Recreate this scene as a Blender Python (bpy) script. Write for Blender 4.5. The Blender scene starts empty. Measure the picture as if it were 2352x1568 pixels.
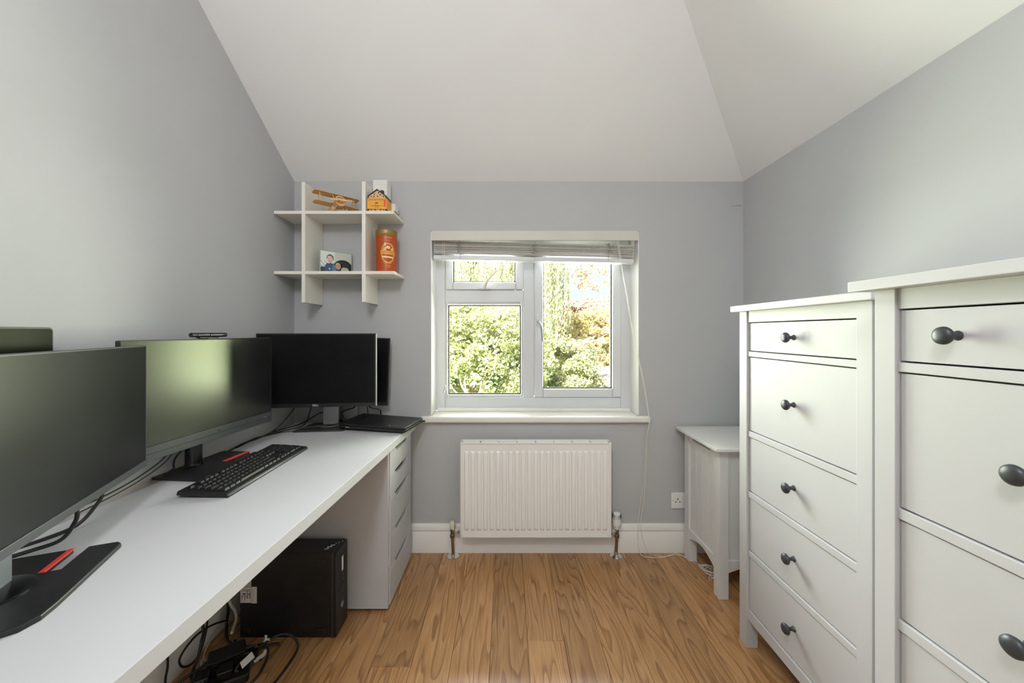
import bpy, bmesh, math, random
import numpy as np
from mathutils import Vector, Matrix

R = math.radians
SC = bpy.context.scene
COL = SC.collection

# ------------------------------------------------------------------ camera
cam = bpy.data.cameras.new('camera')
cam.sensor_width = 36.0
cam.lens = 845.0 / 2352.0 * 36.0
cam.shift_x = 11.0 / 2352.0
cam.shift_y = -22.0 / 2352.0
cam.clip_start = 0.02
cam.clip_end = 400
camo = bpy.data.objects.new('camera', cam)
camo.location = (0, 0, 1.21)
camo.rotation_euler = (R(90), 0, 0)
COL.objects.link(camo)
SC.camera = camo

# ------------------------------------------------------------------ world, sun, daylight, exposure
world = bpy.data.worlds.new('sky')
SC.world = world
world.use_nodes = True
bg = world.node_tree.nodes['Background']
bg.inputs[0].default_value = (0.74, 0.83, 0.98, 1)
bg.inputs[1].default_value = 1.2

sun = bpy.data.lights.new('sun', 'SUN')
sun.energy = 20.0
sun.angle = R(1.0)
sun.color = (1.0, 0.95, 0.86)
suno = bpy.data.objects.new('sun', sun)
suno.rotation_euler = Vector((0.30, 0.72, -0.62)).to_track_quat('-Z', 'Y').to_euler()
suno.location = (-4, -6, 9)
COL.objects.link(suno)


def area(name, loc, to, sx, sy, energy, color):
    l = bpy.data.lights.new(name, 'AREA')
    l.shape = 'RECTANGLE'
    l.size = sx
    l.size_y = sy
    l.energy = energy
    l.color = color
    o = bpy.data.objects.new(name, l)
    o.location = loc
    o.rotation_euler = (Vector(to) - Vector(loc)).to_track_quat('-Z', 'Y').to_euler()
    COL.objects.link(o)
    return o


# daylight entering through the window: sky from above, sunlit garden from straight ahead
area('daylight_from_trees', (0.15, 2.75, 1.00), (0.15, 0.0, 1.12), 1.65, 0.85, 115.0, (0.93, 1.0, 0.63))
area('daylight_from_sky', (0.15, 2.75, 1.74), (0.15, 0.6, 1.05), 1.65, 0.55, 135.0, (0.91, 0.90, 1.0))
area('ceiling_fill', (0.15, 2.95, 0.50), (0.10, 0.5, 2.25), 2.2, 1.0, 95.0, (0.89, 0.92, 1.0))  # extra lamp aimed upward, added to brighten the ceiling

SC.view_settings.view_transform = 'Standard'
SC.view_settings.look = 'None'
SC.view_settings.gamma = 1.0
SC.view_settings.use_curve_mapping = False
SC.view_settings.exposure = 0.12
SC.cycles.use_denoising = True
SC.cycles.max_bounces = 12
SC.cycles.diffuse_bounces = 8
SC.cycles.transparent_max_bounces = 16
SC.cycles.sample_clamp_indirect = 6.0

# ------------------------------------------------------------------ materials


def _new(name):
    m = bpy.data.materials.new(name)
    m.use_nodes = True
    nt = m.node_tree
    return m, nt, nt.nodes, nt.links, nt.nodes['Principled BSDF']


def M(name, col, rough=0.5, metal=0.0, var=0.05, scale=6.0, bump=0.0, bscale=180.0, spec=0.5, coat=0.0):
    m, nt, N, L, p = _new(name)
    tc = N.new('ShaderNodeTexCoord')
    no = N.new('ShaderNodeTexNoise')
    no.inputs['Scale'].default_value = scale
    no.inputs['Detail'].default_value = 4
    L.new(tc.outputs['Object'], no.inputs['Vector'])
    ra = N.new('ShaderNodeValToRGB')
    ra.color_ramp.elements[0].position = 0.3
    ra.color_ramp.elements[1].position = 0.7
    ra.color_ramp.elements[0].color = [c * (1 - var) for c in col] + [1]
    ra.color_ramp.elements[1].color = [min(1, c * (1 + var)) for c in col] + [1]
    L.new(no.outputs['Fac'], ra.inputs['Fac'])
    L.new(ra.outputs['Color'], p.inputs['Base Color'])
    p.inputs['Roughness'].default_value = rough
    p.inputs['Metallic'].default_value = metal
    p.inputs['Specular IOR Level'].default_value = spec
    p.inputs['Coat Weight'].default_value = coat
    if bump:
        n2 = N.new('ShaderNodeTexNoise')
        n2.inputs['Scale'].default_value = bscale
        L.new(tc.outputs['Object'], n2.inputs['Vector'])
        b = N.new('ShaderNodeBump')
        b.inputs['Strength'].default_value = bump
        b.inputs['Distance'].default_value = 0.002
        L.new(n2.outputs['Fac'], b.inputs['Height'])
        L.new(b.outputs['Normal'], p.inputs['Normal'])
    return m


MAT = {}
MAT['wall'] = M('wall_paint_grey', (0.475, 0.482, 0.495), 0.85, var=0.02, scale=2.5, bump=0.12, bscale=90, spec=0.2)
MAT['ceil'] = M('ceiling_paint_white', (0.83, 0.83, 0.84), 0.9, var=0.012, scale=2, bump=0.1, bscale=60, spec=0.2)
MAT['gloss_white'] = M('gloss_white_woodwork', (0.80, 0.79, 0.77), 0.32, var=0.02, scale=5)
MAT['upvc'] = M('white_upvc', (0.66, 0.675, 0.71), 0.3, var=0.01, scale=4)
MAT['furn'] = M('white_stained_wood', (0.505, 0.510, 0.525), 0.55, var=0.012, scale=7, bump=0.04, bscale=300, spec=0.3)
MAT['laminate'] = M('white_laminate', (0.50, 0.502, 0.525), 0.5, var=0.01, scale=5, spec=0.3)
MAT['shelf'] = M('cream_white_laminate', (0.80, 0.775, 0.71), 0.45, var=0.015, scale=8)
MAT['hamper'] = M('white_painted_wood', (0.70, 0.70, 0.70), 0.5, var=0.02, scale=9, spec=0.3)
MAT['rad'] = M('white_radiator_enamel', (0.83, 0.825, 0.815), 0.4, var=0.012, scale=8)
MAT['black'] = M('black_plastic', (0.012, 0.012, 0.013), 0.42, var=0.25, scale=25, bump=0.1, bscale=900)
MAT['blackgloss'] = M('black_gloss_plastic', (0.008, 0.008, 0.009), 0.18, var=0.1, scale=10)
MAT['screen'] = M('matte_black_screen', (0.008, 0.008, 0.010), 0.25, var=0.3, scale=9, spec=1.0)
MAT['screen'].node_tree.nodes['Principled BSDF'].inputs['Specular Tint'].default_value = (0.95, 1.0, 0.76, 1)  # yellow-green of the reflected garden put into the specular tint
MAT['screen_hazy'] = M('hazy_matte_black_screen', (0.010, 0.010, 0.011), 0.33, var=0.4, scale=5, spec=0.32)
MAT['screen_dim'] = M('green_reflection_black_screen', (0.010, 0.013, 0.008), 0.2, var=0.3, scale=5, spec=0.025)  # faint green of the reflected garden put into the base colour
MAT['screen_clean'] = M('dark_lcd_screen', (0.007, 0.007, 0.008), 0.34, var=0.2, scale=9, spec=0.15)
MAT['bezel'] = M('graphite_bezel', (0.055, 0.058, 0.062), 0.4, var=0.06, scale=20)
MAT['silver'] = M('silver_plastic', (0.42, 0.43, 0.45), 0.38, metal=0.3, var=0.04, scale=15)
MAT['steel'] = M('blue_grey_steel', (0.20, 0.22, 0.245), 0.4, metal=0.3, var=0.05, scale=20)
MAT['darkbase'] = M('dark_grey_stand', (0.030, 0.029, 0.029), 0.5, var=0.12, scale=30, bump=0.08, bscale=900)
MAT['red'] = M('red_plastic', (0.85, 0.06, 0.05), 0.35, var=0.05)
MAT['knob'] = M('gunmetal_knob', (0.055, 0.06, 0.067), 0.42, metal=0.4, var=0.08, scale=40)
MAT['chrome'] = M('chrome', (0.75, 0.75, 0.76), 0.12, metal=1.0, var=0.03)
MAT['pewter'] = M('tarnished_metal', (0.25, 0.22, 0.18), 0.3, metal=1.0, var=0.15, scale=40)
MAT['copper'] = M('dull_copper_pipe', (0.30, 0.185, 0.10), 0.4, metal=0.8, var=0.12, scale=30)
MAT['cream'] = M('cream_plastic', (0.75, 0.71, 0.58), 0.45, var=0.03)
MAT['socket'] = M('white_moulded_plastic', (0.80, 0.80, 0.79), 0.3, var=0.01)
MAT['inside'] = M('shade_grey_drawer_box', (0.16, 0.155, 0.15), 0.7, var=0.05)  # dark grey puts shade into the drawer slots and gaps
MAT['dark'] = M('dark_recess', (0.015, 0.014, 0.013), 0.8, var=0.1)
MAT['blind'] = M('off_white_slat', (0.62, 0.60, 0.56), 0.55, var=0.03, scale=30)
MAT['valance'] = M('cream_blind_valance', (0.62, 0.59, 0.545), 0.5, var=0.02, scale=12)
MAT['cordtie'] = M('grey_ladder_cord', (0.34, 0.31, 0.26), 0.8, var=0.1, scale=60)
MAT['cord'] = M('white_cord', (0.78, 0.75, 0.68), 0.7, var=0.05, scale=90)
MAT['rubber'] = M('black_cable', (0.012, 0.012, 0.012), 0.4, var=0.2, scale=30)
MAT['greycable'] = M('pale_grey_cable', (0.55, 0.54, 0.50), 0.45, var=0.05)
MAT['paper'] = M('white_paper_label', (0.80, 0.78, 0.76), 0.7, var=0.02)
MAT['white'] = M('white_ink', (0.82, 0.82, 0.82), 0.6, var=0.02)
MAT['ink'] = M('black_ink', (0.02, 0.02, 0.02), 0.7, var=0.1)
MAT['green'] = M('green_print', (0.05, 0.30, 0.16), 0.6, var=0.1)
MAT['olive'] = M('olive_green_card', (0.12, 0.20, 0.07), 0.6, var=0.1)
MAT['leafplastic'] = M('pale_green_leaf', (0.35, 0.42, 0.18), 0.5, var=0.2, scale=50)
MAT['plywood'] = M('pale_birch_plywood', (0.66, 0.42, 0.19), 0.55, var=0.12, scale=40)
MAT['bamboo'] = M('warm_pine', (0.72, 0.45, 0.24), 0.6, var=0.15, scale=45)
MAT['slate'] = M('charcoal_painted_wood', (0.035, 0.036, 0.04), 0.6, var=0.1)
MAT['amber'] = M('amber_card', (0.80, 0.38, 0.045), 0.6, var=0.08, scale=30)
MAT['tinorange'] = M('burnt_orange_tin', (0.43, 0.060, 0.004), 0.4, var=0.05, scale=12)
MAT['tingold'] = M('antique_gold_lid', (0.30, 0.20, 0.055), 0.4, metal=0.5, var=0.08, scale=20)
MAT['goldprint'] = M('gold_print', (0.80, 0.50, 0.16), 0.5, var=0.08, scale=60)
MAT['palegold'] = M('pale_gold_print', (0.86, 0.66, 0.30), 0.5, var=0.06, scale=60)
MAT['orangeprint'] = M('orange_print', (0.85, 0.36, 0.06), 0.5, var=0.05, scale=60)
MAT['acrylic'] = M('clear_acrylic_edge', (0.36, 0.40, 0.33), 0.15, var=0.05)
MAT['bark'] = M('grey_brown_bark', (0.30, 0.20, 0.13), 0.9, var=0.3, scale=12, bump=0.5, bscale=40)
MAT['barkpale'] = M('pinkish_bark', (0.62, 0.42, 0.30), 0.9, var=0.25, scale=12)
MAT['lawn'] = M('sunlit_lawn', (0.22, 0.34, 0.07), 0.95, var=0.3, scale=3.0)
MAT['shedwood'] = M('weathered_pale_timber', (0.60, 0.57, 0.55), 0.85, var=0.12, scale=6)
MAT['shedroof'] = M('faded_pinkish_roofing', (0.66, 0.56, 0.52), 0.9, var=0.12, scale=8)
MAT['fence'] = M('sun_bleached_fence', (0.55, 0.50, 0.44), 0.9, var=0.15, scale=8)
MAT['door'] = M('white_door_paint', (0.80, 0.79, 0.77), 0.4, var=0.02)
MAT['crack'] = M('plaster_crack', (0.10, 0.10, 0.10), 0.9, var=0.2)
MAT['keycap'] = M('black_keycap', (0.014, 0.014, 0.016), 0.38, var=0.15, scale=60)


def glass_mat():
    m, nt, N, L, p = _new('window_glass')
    N.remove(p)
    out = N['Material Output']
    tr = N.new('ShaderNodeBsdfTransparent')
    tr.inputs[0].default_value = (0.97, 0.985, 0.975, 1)
    gl = N.new('ShaderNodeBsdfGlossy')
    gl.inputs['Roughness'].default_value = 0.02
    fr = N.new('ShaderNodeFresnel')
    fr.inputs['IOR'].default_value = 1.35
    mx = N.new('ShaderNodeMixShader')
    L.new(fr.outputs[0], mx.inputs[0])
    L.new(tr.outputs[0], mx.inputs[1])
    L.new(gl.outputs[0], mx.inputs[2])
    L.new(mx.outputs[0], out.inputs['Surface'])
    return m


MAT['glass'] = glass_mat()


def fill_lamp_glass():
    m, nt, N, L, p = _new('lit_opal_glass')
    p.inputs['Base Color'].default_value = (0.9, 0.88, 0.84, 1)
    p.inputs['Emission Color'].default_value = (1.0, 0.94, 0.86, 1)
    p.inputs['Emission Strength'].default_value = 6.0
    return m


MAT['opal'] = fill_lamp_glass()


def oak():
    m, nt, N, L, p = _new('oiled_oak_plank')
    tc = N.new('ShaderNodeTexCoord')
    oi = N.new('ShaderNodeObjectInfo')
    mul = N.new('ShaderNodeVectorMath')
    mul.operation = 'SCALE'
    mul.inputs[0].default_value = (17.3, 31.7, 9.1)
    L.new(oi.outputs['Random'], mul.inputs['Scale'])
    add = N.new('ShaderNodeVectorMath')
    add.operation = 'ADD'
    L.new(tc.outputs['Object'], add.inputs[0])
    L.new(mul.outputs[0], add.inputs[1])
    # slow wander that bends the growth rings into cathedral arches
    mp = N.new('ShaderNodeMapping')
    mp.inputs['Scale'].default_value = (6.5, 0.8, 1.0)
    L.new(add.outputs[0], mp.inputs[0])
    n1 = N.new('ShaderNodeTexNoise')
    n1.inputs['Scale'].default_value = 1.0
    n1.inputs['Detail'].default_value = 2.5
    n1.inputs['Roughness'].default_value = 0.55
    L.new(mp.outputs[0], n1.inputs['Vector'])
    m1 = N.new('ShaderNodeMath')
    m1.operation = 'MULTIPLY'
    m1.inputs[1].default_value = 17.0
    L.new(n1.outputs['Fac'], m1.inputs[0])
    fr = N.new('ShaderNodeMath')
    fr.operation = 'FRACT'
    L.new(m1.outputs[0], fr.inputs[0])
    r1 = N.new('ShaderNodeValToRGB')
    r1.color_ramp.elements[0].position = 0.0
    r1.color_ramp.elements[0].color = (1, 1, 1, 1)
    r1.color_ramp.elements[1].position = 0.62
    r1.color_ramp.elements[1].color = (0.70, 0.70, 0.70, 1)
    e = r1.color_ramp.elements.new(0.90)
    e.color = (0.0, 0.0, 0.0, 1)
    e = r1.color_ramp.elements.new(1.0)
    e.color = (1, 1, 1, 1)
    L.new(fr.outputs[0], r1.inputs['Fac'])
    # fine pores
    mp2 = N.new('ShaderNodeMapping')
    mp2.inputs['Scale'].default_value = (260.0, 9.0, 1.0)
    L.new(add.outputs[0], mp2.inputs[0])
    n2 = N.new('ShaderNodeTexNoise')
    n2.inputs['Scale'].default_value = 1.0
    n2.inputs['Detail'].default_value = 3.0
    L.new(mp2.outputs[0], n2.inputs['Vector'])
    mixf = N.new('ShaderNodeMix')
    mixf.data_type = 'FLOAT'
    mixf.inputs[0].default_value = 0.62
    L.new(r1.outputs['Color'], mixf.inputs[2])
    L.new(n2.outputs['Fac'], mixf.inputs[3])
    r2 = N.new('ShaderNodeValToRGB')
    r2.color_ramp.elements[0].position = 0.22
    r2.color_ramp.elements[0].color = (0.225, 0.107, 0.042, 1)
    r2.color_ramp.elements[1].position = 0.80
    r2.color_ramp.elements[1].color = (0.50, 0.29, 0.134, 1)
    e = r2.color_ramp.elements.new(0.55)
    e.color = (0.385, 0.203, 0.084, 1)
    L.new(mixf.outputs[0], r2.inputs['Fac'])
    # plank to plank tone
    hs = N.new('ShaderNodeHueSaturation')
    mr = N.new('ShaderNodeMapRange')
    mr.inputs['To Min'].default_value = 0.84
    mr.inputs['To Max'].default_value = 1.16
    wn = N.new('ShaderNodeTexWhiteNoise')
    wn.noise_dimensions = '1D'
    L.new(oi.outputs['Random'], wn.inputs['W'])
    L.new(wn.outputs['Value'], mr.inputs['Value'])
    L.new(mr.outputs[0], hs.inputs['Value'])
    L.new(r2.outputs['Color'], hs.inputs['Color'])
    L.new(hs.outputs['Color'], p.inputs['Base Color'])
    p.inputs['Roughness'].default_value = 0.30
    p.inputs['Specular IOR Level'].default_value = 0.5
    b = N.new('ShaderNodeBump')
    b.inputs['Strength'].default_value = 0.10
    b.inputs['Distance'].default_value = 0.001
    L.new(mixf.outputs[0], b.inputs['Height'])
    L.new(b.outputs['Normal'], p.inputs['Normal'])
    return m


MAT['oak'] = oak()


def foliage(name, a, b, c, trans=0.4):
    m, nt, N, L, p = _new(name)
    N.remove(p)
    out = N['Material Output']
    g = N.new('ShaderNodeNewGeometry')
    ra = N.new('ShaderNodeValToRGB')
    ra.color_ramp.elements[0].color = list(a) + [1]
    ra.color_ramp.elements[1].color = list(c) + [1]
    e = ra.color_ramp.elements.new(0.5)
    e.color = list(b) + [1]
    L.new(g.outputs['Random Per Island'], ra.inputs['Fac'])
    d = N.new('ShaderNodeBsdfDiffuse')
    t = N.new('ShaderNodeBsdfTranslucent')
    L.new(ra.outputs['Color'], d.inputs['Color'])
    L.new(ra.outputs['Color'], t.inputs['Color'])
    mx = N.new('ShaderNodeMixShader')
    mx.inputs[0].default_value = trans
    L.new(d.outputs[0], mx.inputs[1])
    L.new(t.outputs[0], mx.inputs[2])
    L.new(mx.outputs[0], out.inputs['Surface'])
    return m


MAT['leaf_lime'] = foliage('lime_green_leaves', (0.30, 0.35, 0.16), (0.62, 0.64, 0.33), (0.87, 0.87, 0.58))
MAT['leaf_willow'] = foliage('willow_leaves', (0.38, 0.40, 0.24), (0.64, 0.65, 0.42), (0.84, 0.83, 0.62))
MAT['leaf_gold'] = foliage('golden_leaves', (0.52, 0.44, 0.20), (0.78, 0.69, 0.38), (0.88, 0.82, 0.58))
MAT['leaf_rose'] = foliage('rosy_leaves', (0.50, 0.32, 0.27), (0.70, 0.52, 0.43), (0.82, 0.68, 0.56))
MAT['leaf_hedge'] = foliage('hedge_leaves', (0.32, 0.35, 0.17), (0.60, 0.61, 0.34), (0.84, 0.83, 0.58))
MAT['leaf_peach'] = foliage('peach_tinted_leaves', (0.50, 0.40, 0.26), (0.74, 0.62, 0.44), (0.84, 0.74, 0.58))
MAT['leaf_deep'] = foliage('deep_green_leaves', (0.16, 0.27, 0.10), (0.36, 0.48, 0.20), (0.58, 0.68, 0.34))


def vcol(name, rough=0.4):
    m, nt, N, L, p = _new(name)
    a = N.new('ShaderNodeVertexColor')
    a.layer_name = 'ink'
    L.new(a.outputs['Color'], p.inputs['Base Color'])
    p.inputs['Roughness'].default_value = rough
    return m


MAT['print'] = vcol('photographic_print', 0.25)

# ------------------------------------------------------------------ mesh helpers


class MB:
    def __init__(self):
        self.v = []
        self.f = []

    def add(self, vs, fs):
        o = len(self.v)
        self.v += [tuple(x) for x in vs]
        self.f += [tuple(i + o for i in q) for q in fs]
        return self

    def box(self, x0, x1, y0, y1, z0, z1, mtx=None):
        vs = [(x0, y0, z0), (x1, y0, z0), (x1, y1, z0), (x0, y1, z0), (x0, y0, z1), (x1, y0, z1), (x1, y1, z1), (x0, y1, z1)]
        if mtx is not None:
            vs = [tuple(mtx @ Vector(q)) for q in vs]
        return self.add(vs, [(3, 2, 1, 0), (4, 5, 6, 7), (0, 1, 5, 4), (1, 2, 6, 5), (2, 3, 7, 6), (3, 0, 4, 7)])

    def prism(self, poly, a, b, axis='z', mtx=None):
        n = len(poly)

        def mk(p, t):
            if axis == 'z':
                return (p[0], p[1], t)
            if axis == 'x':
                return (t, p[0], p[1])
            return (p[0], t, p[1])
        vs = [mk(p, a) for p in poly] + [mk(p, b) for p in poly]
        if mtx is not None:
            vs = [tuple(mtx @ Vector(q)) for q in vs]
        fs = [tuple(range(n - 1, -1, -1)), tuple(range(n, 2 * n))]
        fs += [(i, (i + 1) % n, n + (i + 1) % n, n + i) for i in range(n)]
        return self.add(vs, fs)

    def tube(self, pts, r, n=8, sub=6, closed=False, r_end=None):
        P = [Vector(p) for p in pts]
        if sub > 1 and len(P) > 2:
            Q = []
            m = len(P)
            for i in range(m if closed else m - 1):
                p0 = P[(i - 1) % m] if (closed or i > 0) else P[0]
                p1 = P[i]
                p2 = P[(i + 1) % m]
                p3 = P[(i + 2) % m] if (closed or i + 2 < m) else P[-1]
                for k in range(sub):
                    t = k / sub
                    Q.append(0.5 * ((2 * p1) + (-p0 + p2) * t + (2 * p0 - 5 * p1 + 4 * p2 - p3) * t * t + (-p0 + 3 * p1 - 3 * p2 + p3) * t ** 3))
            if not closed:
                Q.append(P[-1])
            P = Q
        m = len(P)
        vs = []
        up = None
        for i in range(m):
            if closed:
                d = P[(i + 1) % m] - P[i - 1]
            else:
                d = P[min(i + 1, m - 1)] - P[max(i - 1, 0)]
            if d.length < 1e-9:
                d = Vector((0, 0, 1))
            d.normalize()
            if up is None:
                up = d.orthogonal().normalized()
            else:
                up = (up - d * up.dot(d))
                if up.length < 1e-6:
                    up = d.orthogonal()
                up.normalize()
            s = d.cross(up)
            rr = r if r_end is None else r + (r_end - r) * i / max(1, m - 1)
            for k in range(n):
                a = 2 * math.pi * k / n
                vs.append(P[i] + rr * (math.cos(a) * up + math.sin(a) * s))
        fs = []
        for i in range(m if closed else m - 1):
            j = (i + 1) % m
            for k in range(n):
                l = (k + 1) % n
                fs.append((i * n + k, i * n + l, j * n + l, j * n + k))
        if not closed:
            fs.append(tuple(range(n - 1, -1, -1)))
            fs.append(tuple((m - 1) * n + k for k in range(n)))
        return self.add(vs, fs)

    def rod(self, p0, p1, r0, r1=None, n=12):
        return self.tube([p0, p1], r0, n=n, sub=1, r_end=r0 if r1 is None else r1)

    def lathe(self, prof, n=24, mtx=None):
        vs = []
        fs = []
        m = len(prof)
        for i, (r, z) in enumerate(prof):
            for k in range(n):
                a = 2 * math.pi * k / n
                vs.append((r * math.cos(a), r * math.sin(a), z))
        for i in range(m - 1):
            for k in range(n):
                l = (k + 1) % n
                fs.append((i * n + k, i * n + l, (i + 1) * n + l, (i + 1) * n + k))
        fs.append(tuple(range(n - 1, -1, -1)))
        fs.append(tuple((m - 1) * n + k for k in range(n)))
        if mtx is not None:
            vs = [tuple(mtx @ Vector(q)) for q in vs]
        return self.add(vs, fs)

    def mesh(self, name, mat, bevel=0.0, seg=2, smooth=True, angle=40):
        bm = bmesh.new()
        bv = [bm.verts.new(q) for q in self.v]
        for q in self.f:
            if len(set(q)) > 2:
                try:
                    bm.faces.new([bv[i] for i in q])
                except ValueError:
                    pass
        bmesh.ops.recalc_face_normals(bm, faces=bm.faces)
        if bevel:
            ed = [e for e in bm.edges if len(e.link_faces) == 2 and e.calc_face_angle(0) > R(30)]
            bmesh.ops.bevel(bm, geom=ed, offset=bevel, segments=seg, profile=0.5, affect='EDGES', clamp_overlap=True)
        me = bpy.data.meshes.new(name)
        bm.to_mesh(me)
        bm.free()
        if bevel and angle == 40:
            angle = 22
        if smooth:
            for pl in me.polygons:
                pl.use_smooth = True
            me.set_sharp_from_angle(angle=R(angle))
        me.materials.append(MAT[mat] if isinstance(mat, str) else mat)
        return me

    def build(self, name, mat, parent=None, bevel=0.0, seg=2, smooth=True, angle=40):
        return link(name, self.mesh(name, mat, bevel, seg, smooth, angle), parent)


INV = {}


def link(name, me, parent=None, loc=None):
    o = bpy.data.objects.new(name, me)
    COL.objects.link(o)
    if parent is not None:
        o.parent = parent
        if parent.name in INV:
            o.matrix_parent_inverse = INV[parent.name]
    if loc is not None:
        o.location = loc
    return o


def tag(o, label=None, cat=None, group=None, kind=None):
    if label:
        o['label'] = label
    if cat:
        o['category'] = cat
    if group:
        o['group'] = group
    if kind:
        o['kind'] = kind
    return o


def thing(name, label, cat, loc=(0, 0, 0), rotz=0.0, group=None, world=False, kind=None):
    """an Empty at the base of a thing; world=True: its parts are written in room coordinates"""
    o = bpy.data.objects.new(name, None)
    COL.objects.link(o)
    o.empty_display_size = 0.05
    o.location = loc
    o.rotation_euler = (0, 0, rotz)
    if world:
        INV[o.name] = Matrix.Translation(-Vector(loc))
    return tag(o, label, cat, group, kind)


def struct(name, mb, mat, label, bevel=0.0, cat=None, **k):
    o = mb.build(name, mat, None, bevel, **k)
    return tag(o, label, cat, None, 'structure')


def text(name, body, size, mat, parent, mtx, warp=None, extrude=0.0):
    cu = bpy.data.curves.new(name, 'FONT')
    cu.body = body
    cu.size = size
    cu.align_x = 'CENTER'
    cu.align_y = 'CENTER'
    cu.extrude = extrude
    cu.resolution_u = 3
    ob = bpy.data.objects.new(name + '_curve', cu)
    COL.objects.link(ob)
    bpy.context.view_layer.update()
    dg = bpy.context.evaluated_depsgraph_get()
    me = bpy.data.meshes.new_from_object(ob.evaluated_get(dg))
    bpy.data.objects.remove(ob)
    bpy.data.curves.remove(cu)
    for v in me.vertices:
        v.co = warp(v.co) if warp else mtx @ v.co
    me.materials.clear()
    me.materials.append(MAT[mat])
    me.name = name
    return link(name, me, parent)


def T(x, y, z):
    return Matrix.Translation((x, y, z))


def RX(a):
    return Matrix.Rotation(R(a), 4, 'X')


def RY(a):
    return Matrix.Rotation(R(a), 4, 'Y')


def RZ(a):
    return Matrix.Rotation(R(a), 4, 'Z')


rng = random.Random(7)

# ================================================================== the room shell
XL, XR, YB, YF = -1.175, 1.303, 2.03, -1.5
ZE = 2.04           # eaves height
K = 0.6825          # roof pitch
ZF = 2.62           # flat part

WX0, WX1, WZ0, WZ1 = -0.422, 0.727, 0.714, 1.769   # window opening
w = MB()
w.box(XL - .3, WX0, YB, YB + .3, -0.15, 3.0)
w.box(WX1, XR + .3, YB, YB + .3, -0.15, 3.0)
w.box(WX0, WX1, YB, YB + .3, -0.15, WZ0)
w.box(WX0, WX1, YB, YB + .3, WZ1, 3.0)
wb = struct('wall_back', w, 'wall', 'grey painted back wall around the window', smooth=False)
struct('wall_left', MB().box(XL - .3, XL, YF - .3, YB, -0.15, 3.0), 'wall', 'grey painted wall behind the desk', smooth=False)
struct('wall_right', MB().box(XR, XR + .3, YF - .3, YB, -0.15, 3.0), 'wall', 'grey painted wall behind the chests of drawers', smooth=False)
wf = MB()
wf.box(XL, -0.55, YF - .3, YF, -0.15, 3.0)
wf.box(0.27, XR, YF - .3, YF, -0.15, 3.0)
wf.box(-0.55, 0.27, YF - .3, YF, 2.0, 3.0)
struct('wall_front', wf, 'wall', 'grey painted wall with the door, behind the camera', smooth=False)
d = MB()
d.box(-0.55, 0.27, YF - .07, YF - .03, 0.0, 2.0)
dr = struct('door_1', d, 'door', 'white panelled door behind the camera', bevel=.002)
for (x0, x1, z0, z1) in ((-.45, -.18, 1.05, 1.88), (-.10, .17, 1.05, 1.88), (-.45, -.18, .15, .92), (-.10, .17, .15, .92)):
    MB().box(x0, x1, YF - .032, YF - .022, z0, z1).build('panel', 'door', dr, bevel=.004)
MB().lathe([(.012, 0), (.012, .03), (.026, .035), (.028, .05), (.018, .062)], 20, T(.20, YF - .032, 1.0) @ RX(-90)).build('handle', 'chrome', dr)

hx = XR - (ZF - ZE) / K
hy = YB - (ZF - ZE) / K
e = .1
c = MB()
zo = ZE - K * e
cv = [(XL - e, YB + e, zo), (XR + e, YB + e, zo), (hx, hy, ZF), (XL - e, hy, ZF), (XR + e, YF - e, zo), (hx, YF - e, ZF), (XL - e, YF - e, ZF)]
c.add(cv + [(q[0], q[1], q[2] + .12) for q in cv],
      [(0, 1, 2, 3), (1, 4, 5, 2), (3, 2, 5, 6), (7, 10, 9, 8), (8, 9, 12, 11), (10, 13, 12, 9),
       (0, 7, 8, 1), (1, 8, 11, 4), (4, 11, 12, 5), (5, 12, 13, 6), (6, 13, 10, 3), (3, 10, 7, 0)])
c.box(XL - .3, XR + .3, YF - .3, YB + .3, 3.0, 3.1)
struct('ceiling', c, 'ceil', 'white ceiling sloping down to the window wall and right wall', smooth=False)

# crack in the plaster near the right-hand corner
cr = MB()
cpts = [(1.232, 1.905), (1.25, 1.9035), (1.262, 1.905), (1.276, 1.906), (1.288, 1.905), (1.300, 1.907)]
for i in range(len(cpts) - 1):
    (a0, b0), (a1, b1) = cpts[i], cpts[i + 1]
    th = .0006 + .0005 * (i in (2, 3))
    cr.add([(a0, YB - .0006, b0 - th), (a1, YB - .0006, b1 - th), (a1, YB - .0006, b1 + th), (a0, YB - .0006, b0 + th)], [(0, 1, 2, 3)])
cr.build('crack', 'crack', wb, smooth=False)

# floor: dark bed with separate oak planks
fl = struct('floor', MB().box(XL - .2, XR + .2, YF - .2, YB + .2, -.15, -.014), 'dark', 'warm oak plank floor', smooth=False)
PW = 0.143
k = -8
while True:
    x0 = -0.0635 + PW * k
    x1 = x0 + PW
    if x0 > XR + .05:
        break
    if k == 1:
        j = 1.443
    elif k == -3:
        j = 1.33
    else:
        j = rng.uniform(0.15, 1.12)
    ys = [YB + .01]
    while j > YF:
        ys.append(j)
        j -= 1.82
    ys.append(YF - .05)
    for a, b in zip(ys[1:], ys[:-1]):
        if b - a < .02:
            continue
        mx, my = (x0 + x1) / 2, (a + b) / 2
        hx_, hy_ = PW / 2 - .0005, (b - a) / 2 - .0005
        me = MB().box(-hx_, hx_, -hy_, hy_, -.0135, 0.0).mesh('plank', 'oak', bevel=.0007, seg=1, smooth=False)
        link('plank', me, fl, (mx, my, 0))
    k += 1

# skirting boards


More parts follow.
